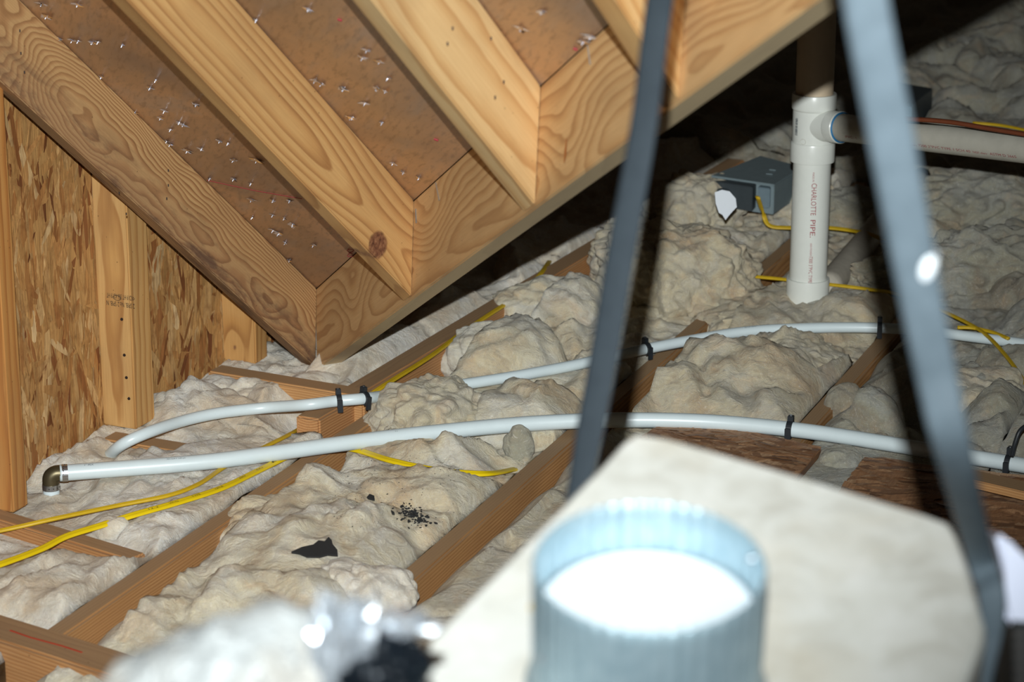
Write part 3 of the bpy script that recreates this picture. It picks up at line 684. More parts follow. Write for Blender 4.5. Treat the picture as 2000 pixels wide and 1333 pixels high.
# lettering down the pipe, rotated: reads top to bottom
toc = Vector((-b0.x, -b0.y, 0)).normalized(); rt = Vector((-toc.y, toc.x, 0))
if rt.x < 0: rt = -rt
def vtext(s, y0, y1, size, dxa, rad=vr):
    n = (toc*math.cos(dxa) + rt*math.sin(dxa)); tang = Z.cross(n).normalized()
    z0, z1 = zat(y0), zat(y1)
    Mx = frame(Vector((b0.x, b0.y, z0)), -Z, (-Z).cross(n) * -1, n)
    return put_text(s, size, Mx, M['ink_red'], [o for o in stack.children if o.name.startswith('pipe')][0], w=z0-z1, bend=rad+.0005)
vtext('MADE IN', 329, 347, .006, .05)
vtext('CHARLOTTE', 350, 412, .0165, .02)
vtext('PIPE.', 421, 455, .0165, .02)
vtext('AND FOUNDRY', 466, 492, .006, .05)
vtext('7300 3"PVC TYPE 1 SC', 492, 558, .0115, .02)
# branch lettering
def btext(s, a0, size, wdt):
    n0 = Vector((0, -1, 0)) - bd*bd.dot(Vector((0, -1, 0))); n0.normalize(); zz = bd.cross(n0); zz = zz if zz.z > 0 else -zz
    n = (n0*math.cos(-.42) + zz*math.sin(-.42)).normalized()
    return put_text(s, size, frame(bp + bd*a0, bd, n.cross(bd), n), M['ink_red'], br, w=wdt, bend=.0300)
def bx(px):  # distance along the branch at picture column px
    a, b = 0.0, 1.2
    for _ in range(30):
        m = (a+b)/2; q = bp+bd*m-CAM; x_ = 1000+F*q.x/(q.y*cp-q.z*sp)
        if x_ < px: a = m
        else: b = m
    return a
btext('7200 2"PVC TYPE 1 SCH 40', bx(1811), .0085, bx(1913)-bx(1811))
btext('NSF-dwv', bx(1918), .007, bx(1946)-bx(1918))
btext('ASTM D 2665', bx(1951), .0085, bx(2003)-bx(1951))
btext('and foundry', bx(1778), .006, bx(1809)-bx(1778))
btext('PVC. 1', bx(1669), .0085, bx(1690)-bx(1669))
# barcode on the tee body
def tee_pt(ang, z_, rad): return Vector((b0.x, b0.y, z_)) + (toc*math.cos(ang)+rt*math.sin(ang))*rad
bm = bmesh.new(); rr_ = random.Random(3); z_ = zat(226)
for k in range(16):
    h_ = rr_.choice((.0008, .0014, .002)); z_ -= h_ + rr_.choice((.0007, .0012))
    if z_ < zat(262): break
    vs = [bm.verts.new(tee_pt(a_, zz_, vr*1.1+.0006)) for a_, zz_ in ((-1.0, z_), (-.83, z_), (-.83, z_+h_), (-1.0, z_+h_))]
    bm.faces.new(vs)
bm_obj('barcode', bm, M['ink_grey'], tee)
bm = bmesh.new()
sweep_bm(bm, [tee_pt(-.48+.14*math.cos(t), zat(270)+.006*math.sin(t), vr*1.1+.0002) for t in [i/16*2*math.pi for i in range(17)]], circ(.0004, 4))
bm_obj('mould_ring', bm, M['pvc_dusty'], tee)

# copper tube above the branch
q0 = bp + bd*.14
cpp = catmull([ptd(1690, 228, 5.2), ptd(1765, 232, 5.15), ptd(1850, 238, 5.1), ptd(1930, 251, 5.05), ptd(2010, 264, 5.0), ptd(2100, 280, 4.95)], 8)
tag(tube('copper_tube', cpp, .0050, M['copper'], n=14), 'thin copper tube running just above the side branch of the vent stack', 'tube')
# grey pipe lying on the floor behind the stack
gp = [ptz(1612, 566, .03), ptz(1668, 500, .03), ptz(1735, 420, .03), ptz(1800, 350, .03)]
tag(tube('drain_pipe', catmull(gp, 6), .031, plain('pvc_mottled_grey', S(196, 188, 172), .6, mott=.2), n=28), 'mottled grey pipe lying low behind the vent stack', 'pipe')

# =================================================================== JUNCTION BOXES / LIGHT HOUSINGS
def quadbox(name, px, z, drop, mat, parent=None, bev=.002):
    top = [ptz(x, y, z) for x, y in px]; bm = bmesh.new(); a = [bm.verts.new(p) for p in top]; b = [bm.verts.new(p - Z*drop) for p in top]
    bm.faces.new(a); bm.faces.new(b[::-1])
    for i in range(4): bm.faces.new((a[i], b[i], b[(i+1) % 4], a[(i+1) % 4]))
    if bev: bmesh.ops.bevel(bm, geom=bm.edges[:], offset=bev, segments=2, affect='EDGES')
    return bm_obj(name, bm, mat, parent)
hb = empty('light_housing', ptz(1470, 400, .05), 'grey metal light housing in the insulation left of the vent stack', 'light housing')
quadbox('housing_box', [(1392, 345), (1512, 362), (1566, 328), (1486, 307)], .13, .075, M['galv'], hb)
quadbox('lid', [(1388, 343), (1513, 361), (1569, 326), (1485, 304)], .134, .005, M['galv'], hb)
jb = quadbox('junction_box', [(1386, 353), (1470, 366), (1478, 358), (1400, 346)], .128, .062, M['darkbox'], hb)
pl_ = quadbox('bright_bracket', [(1480, 366), (1504, 369), (1506, 364), (1484, 361)], .126, .05, plain('blue_grey_bracket', S(140, 160, 170), .4, metal=.4), hb)
bm = bmesh.new()
bm.free()
for k in range(2):
    bm = bmesh.new(); box_bm(bm, Vector((0, 0, 0)), (.016, .003, .0015), frame(ptz(1503+6*k, 340-8*k, .1355), V, U, Z)); bm_obj('slot', bm, M['galv'], hb)
# can + torn paper
cc = ptz(1425, 392, .08)
bm = bmesh.new(); lathe_bm(bm, [(.0, .05), (.024, .05), (.027, .045), (.029, -.03)], 28, Matrix.Translation(cc) @ Matrix.Rotation(math.radians(70), 4, 'X') @ Matrix.Rotation(math.radians(-35), 4, 'Y')); bm_obj('lamp_can', bm, M['darkbox'], hb, smooth=True)
bm = bmesh.new(); pp = [(1396, 376), (1410, 371), (1425, 374), (1437, 388), (1439, 405), (1432, 412), (1424, 421), (1417, 430), (1411, 420), (1404, 416), (1398, 398)]
f = [bm.verts.new(ptd(x, y, 5.83 + .0006*(x-1396))) for x, y in pp]; b = [bm.verts.new(v.co + Vector((.0, .004, -.001))) for v in f]
bm.faces.new(f); bm.faces.new(b[::-1])
for i in range(len(f)): bm.faces.new((f[i], b[i], b[(i+1) % len(f)], f[(i+1) % len(f)]))
tag(bm_obj('paper_scrap', bm, plain('white_paper', S(235, 240, 246), .6, mott=.03)), 'torn white scrap stuck on the grey light housing', 'scrap')
hb2 = empty('light_housing', ptz(1760, 215, .1), 'dark metal housing behind the grey strap, above the copper tube', 'light housing')
quadbox('housing_box', [(1705, 200), (1780, 205), (1822, 172), (1745, 160)], .12, .09, M['darkbox'], hb2)
quadbox('bright_bracket', [(1752, 206), (1780, 209), (1783, 203), (1755, 200)], .122, .055, plain('blue_grey_plate', S(120, 150, 165), .4, metal=.3), hb2)

# =================================================================== FLOOR PANELS (OSB)
def panel(pts_px, z, lab, seed):
    P = [ptz(x, y, z) for x, y in pts_px]; O = P[0]; Mx = frame(O, P[1]-P[0], Z.cross(P[1]-P[0]), Z); Mi = Mx.inverted()
    L = [Mi @ p for p in P]
    x0, x1 = min(p.x for p in L), max(p.x for p in L); y0, y1 = min(p.y for p in L), max(p.y for p in L)
    me_ = osb_mesh('p', x0, x1, y0, y1, 1100, .05, .12, .008, .024, 0.15, .35, seed)
    bm = bmesh.new(); bm.from_mesh(me_)
    cen = sum(L, Vector())/len(L)
    for i in range(len(L)):
        a, b = L[i], L[(i+1) % len(L)]; d = (b-a); n = Vector((d.y, -d.x, 0))
        if n.dot(cen-a) < 0: n = -n
        bmesh.ops.bisect_plane(bm, geom=bm.verts[:]+bm.edges[:]+bm.faces[:], plane_co=a, plane_no=-n, clear_outer=True)
    sl = [bm.verts.new((p.x, p.y, -.0002)) for p in L]; sb = [bm.verts.new((p.x, p.y, -.012)) for p in L]
    bm.faces.new(sl); bm.faces.new(sb[::-1])
    for i in range(len(L)): bm.faces.new((sl[i], sb[i], sb[(i+1) % len(L)], sl[(i+1) % len(L)]))
    me = bpy.data.meshes.new('floor_panel'); bm.to_mesh(me); bm.free()
    return tag(link('floor_panel', me, M['osb_floor'], M=Mx), lab, 'board')
panel([(1322, 813), (1604, 878), (1490, 1010), (1230, 870)], .0165, 'brown strand board panel directly behind the insulated box, thick white pipe touching its edge', 31)
panel([(1690, 893), (2140, 950), (2140, 1260), (1500, 1140)], .0165, 'brown strand board panel at the right edge behind the grey strap', 32)
bq = board('plank', ptz(1905, 918, .055), (ptz(2120, 975, .035)-ptz(1905, 925, .035)), Vector((.3, -1, 0)), .36, .05, .016, M['joist'], zdir=Z); tag(bq, 'short pine plank lying on the floor panel at the right edge under the clamp', 'plank')

# =================================================================== INSULATION
pipes2 = []
for pth, rr in ((pathA, RA), (pathB, RB)): pipes2 += [(*touv(p), p.z-rr, .5) for p in pth[::2]]
for pth in cablepaths: pipes2 += [(*touv(p), p.z-.003, .35) for p in pth[::3]]
CAPS = []
for (xa, ya), (xb, yb), zc in (((432, 768), (600, 780), -.03), ((0, 1045), (240, 1100), -.02), ((600, 862), (640, 870), -.05), ((0, 1275), (300, 1330), -.04), ((20, 960), (95, 965), -.035), ((250, 870), (330, 880), -.02)):
    for k in range(12):
        p = ptz(xa+(xb-xa)*k/11, ya+(yb-ya)*k/11, zc); CAPS.append((*touv(p), zc, .5))
pipes2 = np.array([q for q in pipes2 if q[2] > -.02] + CAPS)
def pxuv(x, y, z=0.0): return touv(ptz(x, y, z))
BUMPS = []   # explicit pillows: px centre, ru, rv, height
def bp_(x, y, ru, rv, h, ang=0): u, v = pxuv(x, y, .02); BUMPS.append((u, v, ru, rv, h, ang))
for a in ((980, 690, .17, .13, .10), (1075, 600, .2, .15, .10), (1140, 500, .3, .16, .13), (1430, 730, .17, .2, .10), (1275, 775, .13, .12, .085), (1060, 800, .13, .16, .07), (1000, 800, .1, .1, .055),
          (830, 950, .12, .16, .06), (640, 1060, .22, .17, .07), (520, 1040, .15, .1, .05), (900, 880, .09, .1, .05), (730, 940, .1, .1, .05), (1500, 790, .12, .1, .045), (600, 1140, .16, .2, .05),
          (820, 740, .12, .1, .04), (720, 690, .25, .08, .06), (860, 610, .2, .1, .07), (1480, 600, .22, .2, .05), (1680, 740, .2, .1, .06), (1690, 800, .12, .1, .06), (1350, 330, .3, .2, .1), (1600, 840, .08, .1, .03), (360, 1000, .2, .12, .03), (250, 1100, .2, .2, .03), (150, 1180, .15, .2, .03), (380, 780, .12, .12, .05), (560, 760, .12, .1, .05), (300, 900, .2, .1, .025)):
    bp_(*a)
def hfield(uu, vv, z0, seed, hmin, hmax, dens, span, edges=True):
    (ua, ub), (va, vb_) = span; rs = np.random.RandomState(seed)
    wu = perlin2(uu*4, vv*4, seed+1)*.045 + perlin2(uu*12, vv*12, seed+2)*.016; wv_ = perlin2(uu*4+9, vv*4, seed+3)*.045 + perlin2(uu*12, vv*12+5, seed+4)*.016
    pu, pv = uu+wu, vv+wv_
    h = np.full(uu.shape, z0) + perlin2(uu*3, vv*3, seed+5)*.02
    n = int((ub-ua)*(vb_-va)*dens)
    items = [(rs.uniform(ua, ub), rs.uniform(va, vb_), rs.uniform(.07, .17), rs.uniform(.06, .13), rs.uniform(hmin, hmax), rs.uniform(-.6, .6)) for _ in range(n)]
    items += [b for b in BUMPS if va-.02 < b[1] < vb_+.02]
    for (cu, cv, ru, rv, hh_, an) in items:
        sel = (np.abs(uu-cu) < ru*1.6) & (np.abs(vv-cv) < rv*1.6+.1)
        if not sel.any(): continue
        du = pu[sel]-cu; dv = pv[sel]-cv; c_, s_ = math.cos(an), math.sin(an)
        a = (du*c_+dv*s_)/ru; b = (-du*s_+dv*c_)/rv; r2 = a*a+b*b
        q = z0-.02+(hh_+.02)*np.sqrt(np.clip(1-r2, 0, 1)); q[r2 >= 1] = -9
        cur = h[sel]; k = .008; m = np.clip(.5+.5*(q-cur)/k, 0, 1)
        h[sel] = np.where(q > -5, cur*(1-m)+q*m+k*m*(1-m), cur)
    sa = lambda n, e: np.sqrt(n*n+e); bl = sa(perlin2(pu*8, pv*10, seed+6), .004); bl2 = sa(perlin2(pu*18+bl*1.2, pv*20, seed+7), .02); bl3 = sa(perlin2(pu*40+bl2*2, pv*38, seed+9), .03)
    h += bl*.038 + bl2*.017 + bl3*.006 + perlin2(uu*70, vv*70, seed+8)*.0012
    return h
def clamp_pipes(h, uu, vv, gap=.004, slope=.8, skip=()):
    hh_ = h.copy()
    P = pipes2
    (u0_, u1_), (v0_, v1_) = (uu.min()-.1, uu.max()+.1), (vv.min()-.1, vv.max()+.1)
    for (pu, pv, pz, sl) in P:
        if not (u0_ < pu < u1_ and v0_ < pv < v1_): continue
        sel = (np.abs(uu-pu) < .1) & (np.abs(vv-pv) < .1)
        if not sel.any(): continue
        d = np.hypot(uu[sel]-pu, vv[sel]-pv); lim = pz-gap+np.maximum(0, d-.018)*slope
        hh_[sel] = np.minimum(hh_[sel], lim)
    return hh_
BATTS = []
def batt(ua, ub, vaf, vbf, z0, seed, mat, lab, hmin=.02, hmax=.07, dens=40, el=-.05, er=-.012, du=.009, dv=.0075, extra=None, eu=0.0):
    nu = int((ub-ua)/du)+1; nv = int(((vbf(ua)-vaf(ua)))/dv)+2
    us = np.linspace(ua, ub, nu); s = np.linspace(0, 1, nv)
    va = np.array([vaf(x) for x in us])[:, None]; vb2 = np.array([vbf(x) for x in us])[:, None]
    uu = np.repeat(us[:, None], nv, 1); vv = va+(vb2-va)*s[None, :]
    h = hfield(uu, vv, z0, seed, hmin, hmax, dens, ((ua, ub), (float(va.min()), float(vb2.max()))))
    dl = vv-va; dr = vb2-vv
    wob = perlin2(uu*9, vv*0+seed, seed+20)*.02
    capl = el + wob + np.sqrt(np.clip(dl, 0, None)/.06)*.075 + np.clip(dl-.06, 0, None)*9
    capr = er + wob*.5 + np.sqrt(np.clip(dr, 0, None)/.06)*.06 + np.clip(dr-.06, 0, None)*9
    h = np.minimum(h, np.minimum(capl, capr))
    if extra: h = extra(h, uu, vv)
    h = clamp_pipes(h, uu, vv)
    x = uu*U.x+vv*V.x; y = uu*U.y+vv*V.y
    vs = np.stack([x, y, h], -1).reshape(-1, 3)
    ii = np.arange(nu*nv).reshape(nu, nv)
    top = np.stack([ii[:-1, :-1], ii[:-1, 1:], ii[1:, 1:], ii[1:, :-1]], -1).reshape(-1, 4)
    # skirt down to the floor
    rim = np.concatenate([ii[0, :], ii[1:, -1], ii[-1, -2::-1], ii[-2:0:-1, 0]])
    bot = vs[rim].copy(); bot[:, 2] = -.185; nb = len(vs); vs = np.concatenate([vs, bot]); m = len(rim)
    r2 = np.roll(np.arange(m), -1); sk = np.stack([rim, rim[r2], nb+r2, nb+np.arange(m)], -1)
    me = nparr('insulation_batt', vs, np.concatenate([top[:, ::-1], sk[:, ::-1]]))
    o = link('insulation_batt', me, mat); BATTS.append(o); return tag(o, lab, 'insulation')
c_ = lambda k: (lambda u: k)
def lin(u0, v0, u1, v1, off=0): return lambda u: v0+(v1-v0)*(u-u0)/(u1-u0)+off
j1l = lin(2.98, -2.165, 4.27, -2.196); j2l = lin(2.9, -1.742, 7.6, -1.93); j3l = lin(3.0, -1.345, 8.2, -1.54)
def b0right(u): return min(j1l(u), -2.268 if u > 4.06 else 9)-.002
batt(2.9, 6.5, c_(VW+.004), b0right, -.02, 101, M['insul_white'], 'strip of insulation along the strand board wall under the elbow of the thick pipe', .0, .035, 30, el=-.035, er=-.006)
def b1left(u): return (j1l(u)+.040) if u < 4.28 else -2.184+(u-4.075)*.0091+.0
batt(2.9, 6.5, b1left, lambda u: j2l(u)-.002, -.02, 202, M['insul'], 'bay of puffy insulation with the black shingle scrap on it, left of the middle joist', .01, .06, 30, el=-.085, er=-.006)
batt(2.9, 6.5, lambda u: j2l(u)+.04, lambda u: j3l(u)-.002, -.02, 303, M['insul_warm'], 'bay of pillowy insulation between the middle joist and the joist under the vent stack cables', .01, .07, 35, el=-.07, er=-.004, extra=lambda h, u, v: np.minimum(h, np.where((u < 4.44) & (v > -1.66), .002, .002+np.clip(np.maximum(u-4.44, -1.66-v), 0, 1)*.9)))
def low_ext(h, uu, vv):
    return np.minimum(h, np.where(uu < 4.46, -.012+np.clip(4.46-uu, 0, .02)*0+.0, 9.0))
def j4l(u): return j3l(u)+.40
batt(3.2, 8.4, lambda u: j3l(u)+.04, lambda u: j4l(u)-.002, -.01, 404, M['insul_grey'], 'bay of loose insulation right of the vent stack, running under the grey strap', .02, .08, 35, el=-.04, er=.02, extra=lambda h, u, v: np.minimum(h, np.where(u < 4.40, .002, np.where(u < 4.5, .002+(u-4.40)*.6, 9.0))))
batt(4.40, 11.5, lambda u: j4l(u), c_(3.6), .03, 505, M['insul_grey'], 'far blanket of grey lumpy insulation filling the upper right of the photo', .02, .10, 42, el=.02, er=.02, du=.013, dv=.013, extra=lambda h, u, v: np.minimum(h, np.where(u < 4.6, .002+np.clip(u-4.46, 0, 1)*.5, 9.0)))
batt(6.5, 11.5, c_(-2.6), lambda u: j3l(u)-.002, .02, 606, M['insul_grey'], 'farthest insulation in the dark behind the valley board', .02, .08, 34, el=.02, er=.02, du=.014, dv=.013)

def chunk(px, py, z, su, sv, sz, rot, mat, lab, seed, name='insulation_chunk', detail=1.0, tilt=0.0, sub=6, group=None):
    c = ptz(px, py, z); bm = bmesh.new(); bmesh.ops.create_icosphere(bm, subdivisions=sub, radius=1)
    off_ = Vector((seed*3.3, seed*1.7, seed*.9)); R = Matrix.Rotation(rot, 3, 'Z') @ Matrix.Rotation(tilt, 3, 'X')
    for v in bm.verts:
        p = v.co.copy(); d = p.normalized()
        q = Vector((p.x*su, p.y*sv, p.z*sz))
        k = q*11+off_
        w1 = mnoise.noise(k)*.9; w2 = math.sqrt(mnoise.noise(k*1.9+Vector((5, 1, 2)))**2+.004); w3 = math.sqrt(mnoise.noise(k*4.2+Vector((w2*2, 1, 2)))**2+.012); w4 = mnoise.noise(k*9)
        s = 1 + (w1*.22 + w2*.34 + w3*.13 + w4*.025)*detail - .12
        v.co = R @ (q*s) + c
    o = bm_obj(name, bm, mat, smooth=True); CHUNKS.append(o); return tag(o, lab, 'insulation', group)
CHUNKS = []
chunk(842, 815, .005, .115, .115, .075, -.3, M['insul_warm'], 'big cream tuft of insulation pushed over the thinner pipe right of the double clamps', 1)
chunk(1325, 545, .03, .19, .17, .13, -.2, M['insul_warm'], 'large folded insulation piece in the middle distance, layered edge facing front', 2, detail=.7)
chunk(1245, 505, .03, .12, .15, .09, .2, M['insul_warm'], 'rough insulation piece just right of the dark strap, leaning on the large folded one', 12, detail=.8)
chunk(1012, 872, .012, .03, .025, .044, 0, M['insul_grey'], 'small upright tuft of insulation in front of the thick pipe', 3, sub=5)
chunk(1592, 603, .012, .035, .024, .03, 0, M['insul_grey'], 'grey fluff tuft against the foot of the vent stack', 4, sub=5, detail=1.3)
chunk(1655, 604, .0, .08, .07, .045, 0, M['insul_grey'], 'loose insulation heaped right of the vent stack foot', 5)
chunk(1480, 628, -.01, .13, .2, .045, 0, M['insul_warm'], 'wide tan insulation heap in front of the vent stack foot', 6)
chunk(1530, 720, -.02, .16, .11, .07, .6, M['insul_warm'], 'tan insulation wedge under the thinner pipe, left of the right-hand joist', 7, detail=.8)
chunk(1415, 745, -.01, .11, .14, .065, .2, M['insul_grey'], 'smooth grey insulation pillow under the thinner pipe right of the dark strap', 8, detail=.6)
chunk(1655, 790, .0, .04, .03, .04, 0, M['insul_grey'], 'small fluffy tuft on the right flank of the right-hand joist', 9, sub=5, detail=1.2)
chunk(965, 700, -.01, .12, .10, .08, 0, M['insul'], 'rounded insulation pillow right of the raised joist', 10, detail=.6)
chunk(1075, 615, -.01, .15, .12, .085, .1, M['insul'], 'rounded insulation pillow farther up the raised joist', 11, detail=.6)
chunk(1640, 905, -.005, .045, .05, .03, 0, M['insul_grey'], 'fluffy insulation in the gap between the two floor panels', 13, sub=5)
chunk(1720, 420, .02, .2, .12, .07, 0, M['insul_grey'], 'insulation heap behind the vent stack between stack and grey strap', 14)
chunk(1350, 410, .05, .12, .12, .09, 0, M['insul_warm'], 'insulation heap directly in front of the grey light housing', 15)
chunk(1560, 400, .03, .1, .12, .08, 0, M['insul_warm'], 'insulation heap right of the grey light housing behind the stack', 16)
chunk(1910, 540, .03, .3, .13, .10, .1, M['insul_grey'], 'large grey insulation pillow right of the grey strap above the pipe', 17)
chunk(1930, 400, .05, .2, .15, .09, 0, M['insul_grey'], 'insulation pillow under the vent branch at the right edge', 18)
chunk(1900, 790, .0, .13, .10, .06, 0, M['insul_warm'], 'tan insulation heap at the right edge between the two white pipes', 19)
chunk(345, 812, -.01, .05, .06, .045, 0, M['insul_white'], 'fluffy insulation beside the foot of the stamped stud', 20, detail=1.2)
chunk(470, 790, -.02, .10, .09, .055, 0, M['insul_white'], 'insulation heap left of the double clamps behind the thinner pipe', 21)
chunk(610, 762, -.015, .06, .07, .035, 0, M['insul_white'], 'insulation heap behind the double clamps under the rafter tip', 22)
chunk(225, 1040, .0, .035, .02, .028, 0, M['insul_white'], 'white tuft lying over the yellow cables', 23, sub=5, detail=1.3)
chunk(775, 900, -.02, .09, .09, .05, 0, M['insul_warm'], 'cream insulation heap just below the thick pipe left of the yellow cable end', 24)
chunk(545, 1035, -.03, .12, .09, .055, .4, M['insul'], 'insulation heap beside the long bare joist above the shingle scrap', 25)
chunk(705, 1160, .0, .07, .07, .05, .4, M['insul_white'], 'wispy white insulation in front of the middle joist near the plastic wrap', 26, detail=1.2)

bpy.context.view_layer.update()
# =================================================================== BLACK DEBRIS
def surf(x, y, lift=.002):
    r = ray(x, y).normalized(); best = None
    for o_ in BATTS + CHUNKS:
        ok, loc, nn, ix = o_.ray_cast(CAM, r)
        if ok and (best is None or (loc-CAM).length < (best-CAM).length): best = loc
    return (best if best is not None else ptz(x, y, .03)) + Vector((0, -.3, 1)).normalized()*lift
def scrap(pts, z, mat, lab, name, cat, group=None, th=.003, par=None):
    bm = bmesh.new(); rr = random.Random(int(pts[0][0])); c0 = surf(sum(p[0] for p in pts)/len(pts), sum(p[1] for p in pts)/len(pts), .006); nn = Vector((-.1, -.35, 1)).normalized(); f = [bm.verts.new(ptp(x, y, c0, nn) + nn*rr.uniform(0, .0015)) for x, y in pts]; b = [bm.verts.new(v.co - Z*th) for v in f]
    bm.faces.new(f); bm.faces.new(b[::-1])
    for i in range(len(f)): bm.faces.new((f[i], b[i], b[(i+1) % len(f)], f[(i+1) % len(f)]))
    bmesh.ops.triangulate(bm, faces=bm.faces[:])
    return tag(bm_obj(name, bm, mat), lab, cat, group)
scrap([(569, 1079), (590, 1070), (612, 1064), (622, 1056), (634, 1058), (642, 1050), (648, 1056), (650, 1064), (659, 1075), (660, 1085), (640, 1083), (625, 1088), (600, 1088), (585, 1081)], .078, M['tar'], 'largest black shingle scrap lying on the insulation', 'shingle_scrap', 'scrap')
scrap([(716, 972), (722, 966), (731, 969), (732, 977), (722, 975)], .07, M['tar'], 'small black chip above the pile of black crumbs', 'shingle_scrap', 'scrap')
scrap([(764, 998), (770, 1001), (771, 1004), (766, 1004)], .07, M['tar'], 'tiny black chip just left of the pile of black crumbs', 'shingle_scrap', 'scrap')
bm = bmesh.new(); rr_ = random.Random(12)
for _ in range(150):
    t = rr_.random(); x = 786+42*t+rr_.gauss(0, 7+8*(rr_.random() < .3)); y = 996+24*t+rr_.gauss(0, 5+10*(rr_.random() < .25)); s = rr_.uniform(.0008, .0032)*(1.6 if rr_.random() < .15 else 1)
    bmesh.ops.create_icosphere(bm, subdivisions=1, radius=s, matrix=Matrix.Translation(surf(x, y, .0005)) @ Matrix.Rotation(rr_.uniform(0, 3), 4, 'Z') @ Matrix.Rotation(rr_.uniform(-.7, .7), 4, 'X') @ Matrix.Diagonal((1.4, .8, .5, 1)))
for _ in range(110):
    x = rr_.uniform(640, 900); y = rr_.uniform(890, 1040); s = rr_.uniform(.0005, .0012)
    bmesh.ops.create_icosphere(bm, subdivisions=1, radius=s, matrix=Matrix.Translation(surf(x, y, .0002)))
tag(bm_obj('shingle_crumbs', bm, M['tar']), 'black roofing crumbs sprinkled on the insulation above the middle joist', 'debris', kind='stuff')

# =================================================================== FOREGROUND: INSULATED BOX WITH COLLAR
BT = math.radians(12); bn = Vector((0, -math.sin(BT), math.cos(BT)))
RC = ptd(1268, 1104, 1.65)      # centre of the collar rim
CH = .115; base = RC - bn*CH
boxroot = empty('ventilation_box', base - Z*.3, 'blurred cream insulated box in the foreground with a round metal collar on top', 'ventilation box')
def onbox(x, y, off=0.0): return ptp(x, y, base, bn) + bn*off
cream = NT('cream_jacket'); _o = cream.obj()
_n = cream.noise(_o, 22, 4, .6, .5); _n2 = cream.noise(_o, 9, 3, .5)
_c = cream.ramp(_n, [(.3, S(168, 168, 160)), (.5, S(184, 186, 180)), (.7, S(192, 194, 190))]); _c = cream.mix(cream.ramp(_n2, [(.5, (0, 0, 0)), (.75, (.5, .5, .5))]), _c, S(176, 168, 148))
cream.bump(_n, .4, .003); M['cream'] = cream.set(_c, .7)
outline_px = [(1240, 841), (1300, 850), (1420, 884), (1560, 925), (1700, 967), (1820, 1004), (1858, 1018), (1876, 1042), (1892, 1090), (1912, 1160), (1928, 1218), (1926, 1240), (1908, 1290), (1886, 1350), (1850, 1440), (1500, 1560), (900, 1600), (560, 1520), (640, 1440), (740, 1340), (840, 1240), (960, 1120), (1080, 1000), (1180, 898), (1216, 858)]
P = [onbox(x, y) for x, y in outline_px]; cen = sum(P, Vector())/len(P)
bm = bmesh.new()
def loopv(scale, drop): return [bm.verts.new(cen + (p-cen)*scale - bn*drop) for p in P]
L0 = [loopv(s, d) for s, d in ((.5, -.001), (.8, .0), (.965, .0005), (.988, .003), (1.0, .009), (1.0, .26))]
for a, b in zip(L0, L0[1:]):
    for i in range(len(a)): bm.faces.new((a[i], a[(i+1) % len(a)], b[(i+1) % len(a)], b[i]))
bm.faces.new(L0[0]); bm.faces.new(L0[-1][::-1])
bm_obj('casing', bm, M['cream'], boxroot, smooth=False)
# collar
cR = 228/F*1.65
qm = Matrix.Translation(base) @ Vector((0, 0, 1)).rotation_difference(bn).to_matrix().to_4x4()
galv = NT('galvanised_collar'); _o = galv.obj(); _n = galv.vor(_o, 160, 'Color'); _m = galv.noise(_o, 90, 3)
galv.bump(_m, .1, .001)
M['collar'] = galv.set(galv.mix(_m, S(128, 156, 168), S(180, 200, 208)), .4, .65)
bm = bmesh.new()
def rip(a, h): return .0007*math.sin(a*44)*min(1, max(0, (h-.028)/.02))
prof = [(cR+.001, 0), (cR+.001, .012), (cR+.005, .016), (cR+.005, .021), (cR+.001, .025)] + [(cR, .03+(CH-.03)*i/8) for i in range(9)] + [(cR-.0007, CH+.0006), (cR-.0014, CH)] + [(cR-.0014, CH-(CH-.01)*i/6) for i in range(1, 7)]
lathe_bm(bm, prof, 264, qm, rip); col = bm_obj('duct_collar', bm, M['collar'], boxroot, smooth=True)
bm = bmesh.new(); rr = lathe_bm(bm, [(0.0005, 0), (cR-.004, 0), (cR-.004, .002)], 64, qm @ Matrix.Translation((0, 0, CH-.040))); bm_obj('damper_flap', bm, plain('damper_white', S(196, 206, 212), .5, mott=.02), boxroot)
for k in (0, 1, 2):
    a = (.35, .1, 3.5)[k]; bm = bmesh.new(); bmesh.ops.create_uvsphere(bm, u_segments=12, v_segments=8, radius=.0035, matrix=qm @ Matrix.Translation((math.cos(a)*(cR-.002), math.sin(a)*(cR-.002), (CH-.012, CH-.03, .06)[k]))); bm_obj('rivet_or_glint', bm, M['steel'], col)
# brown tape tab on the left of the collar and seam at right
bm = bmesh.new(); box_bm(bm, Vector((0, 0, .004)), (.012, .03, .006), frame(onbox(1060, 1180), V, U, bn), .002); bm_obj('tape_tab', bm, plain('tan_tape', S(190, 172, 128), .6), boxroot)

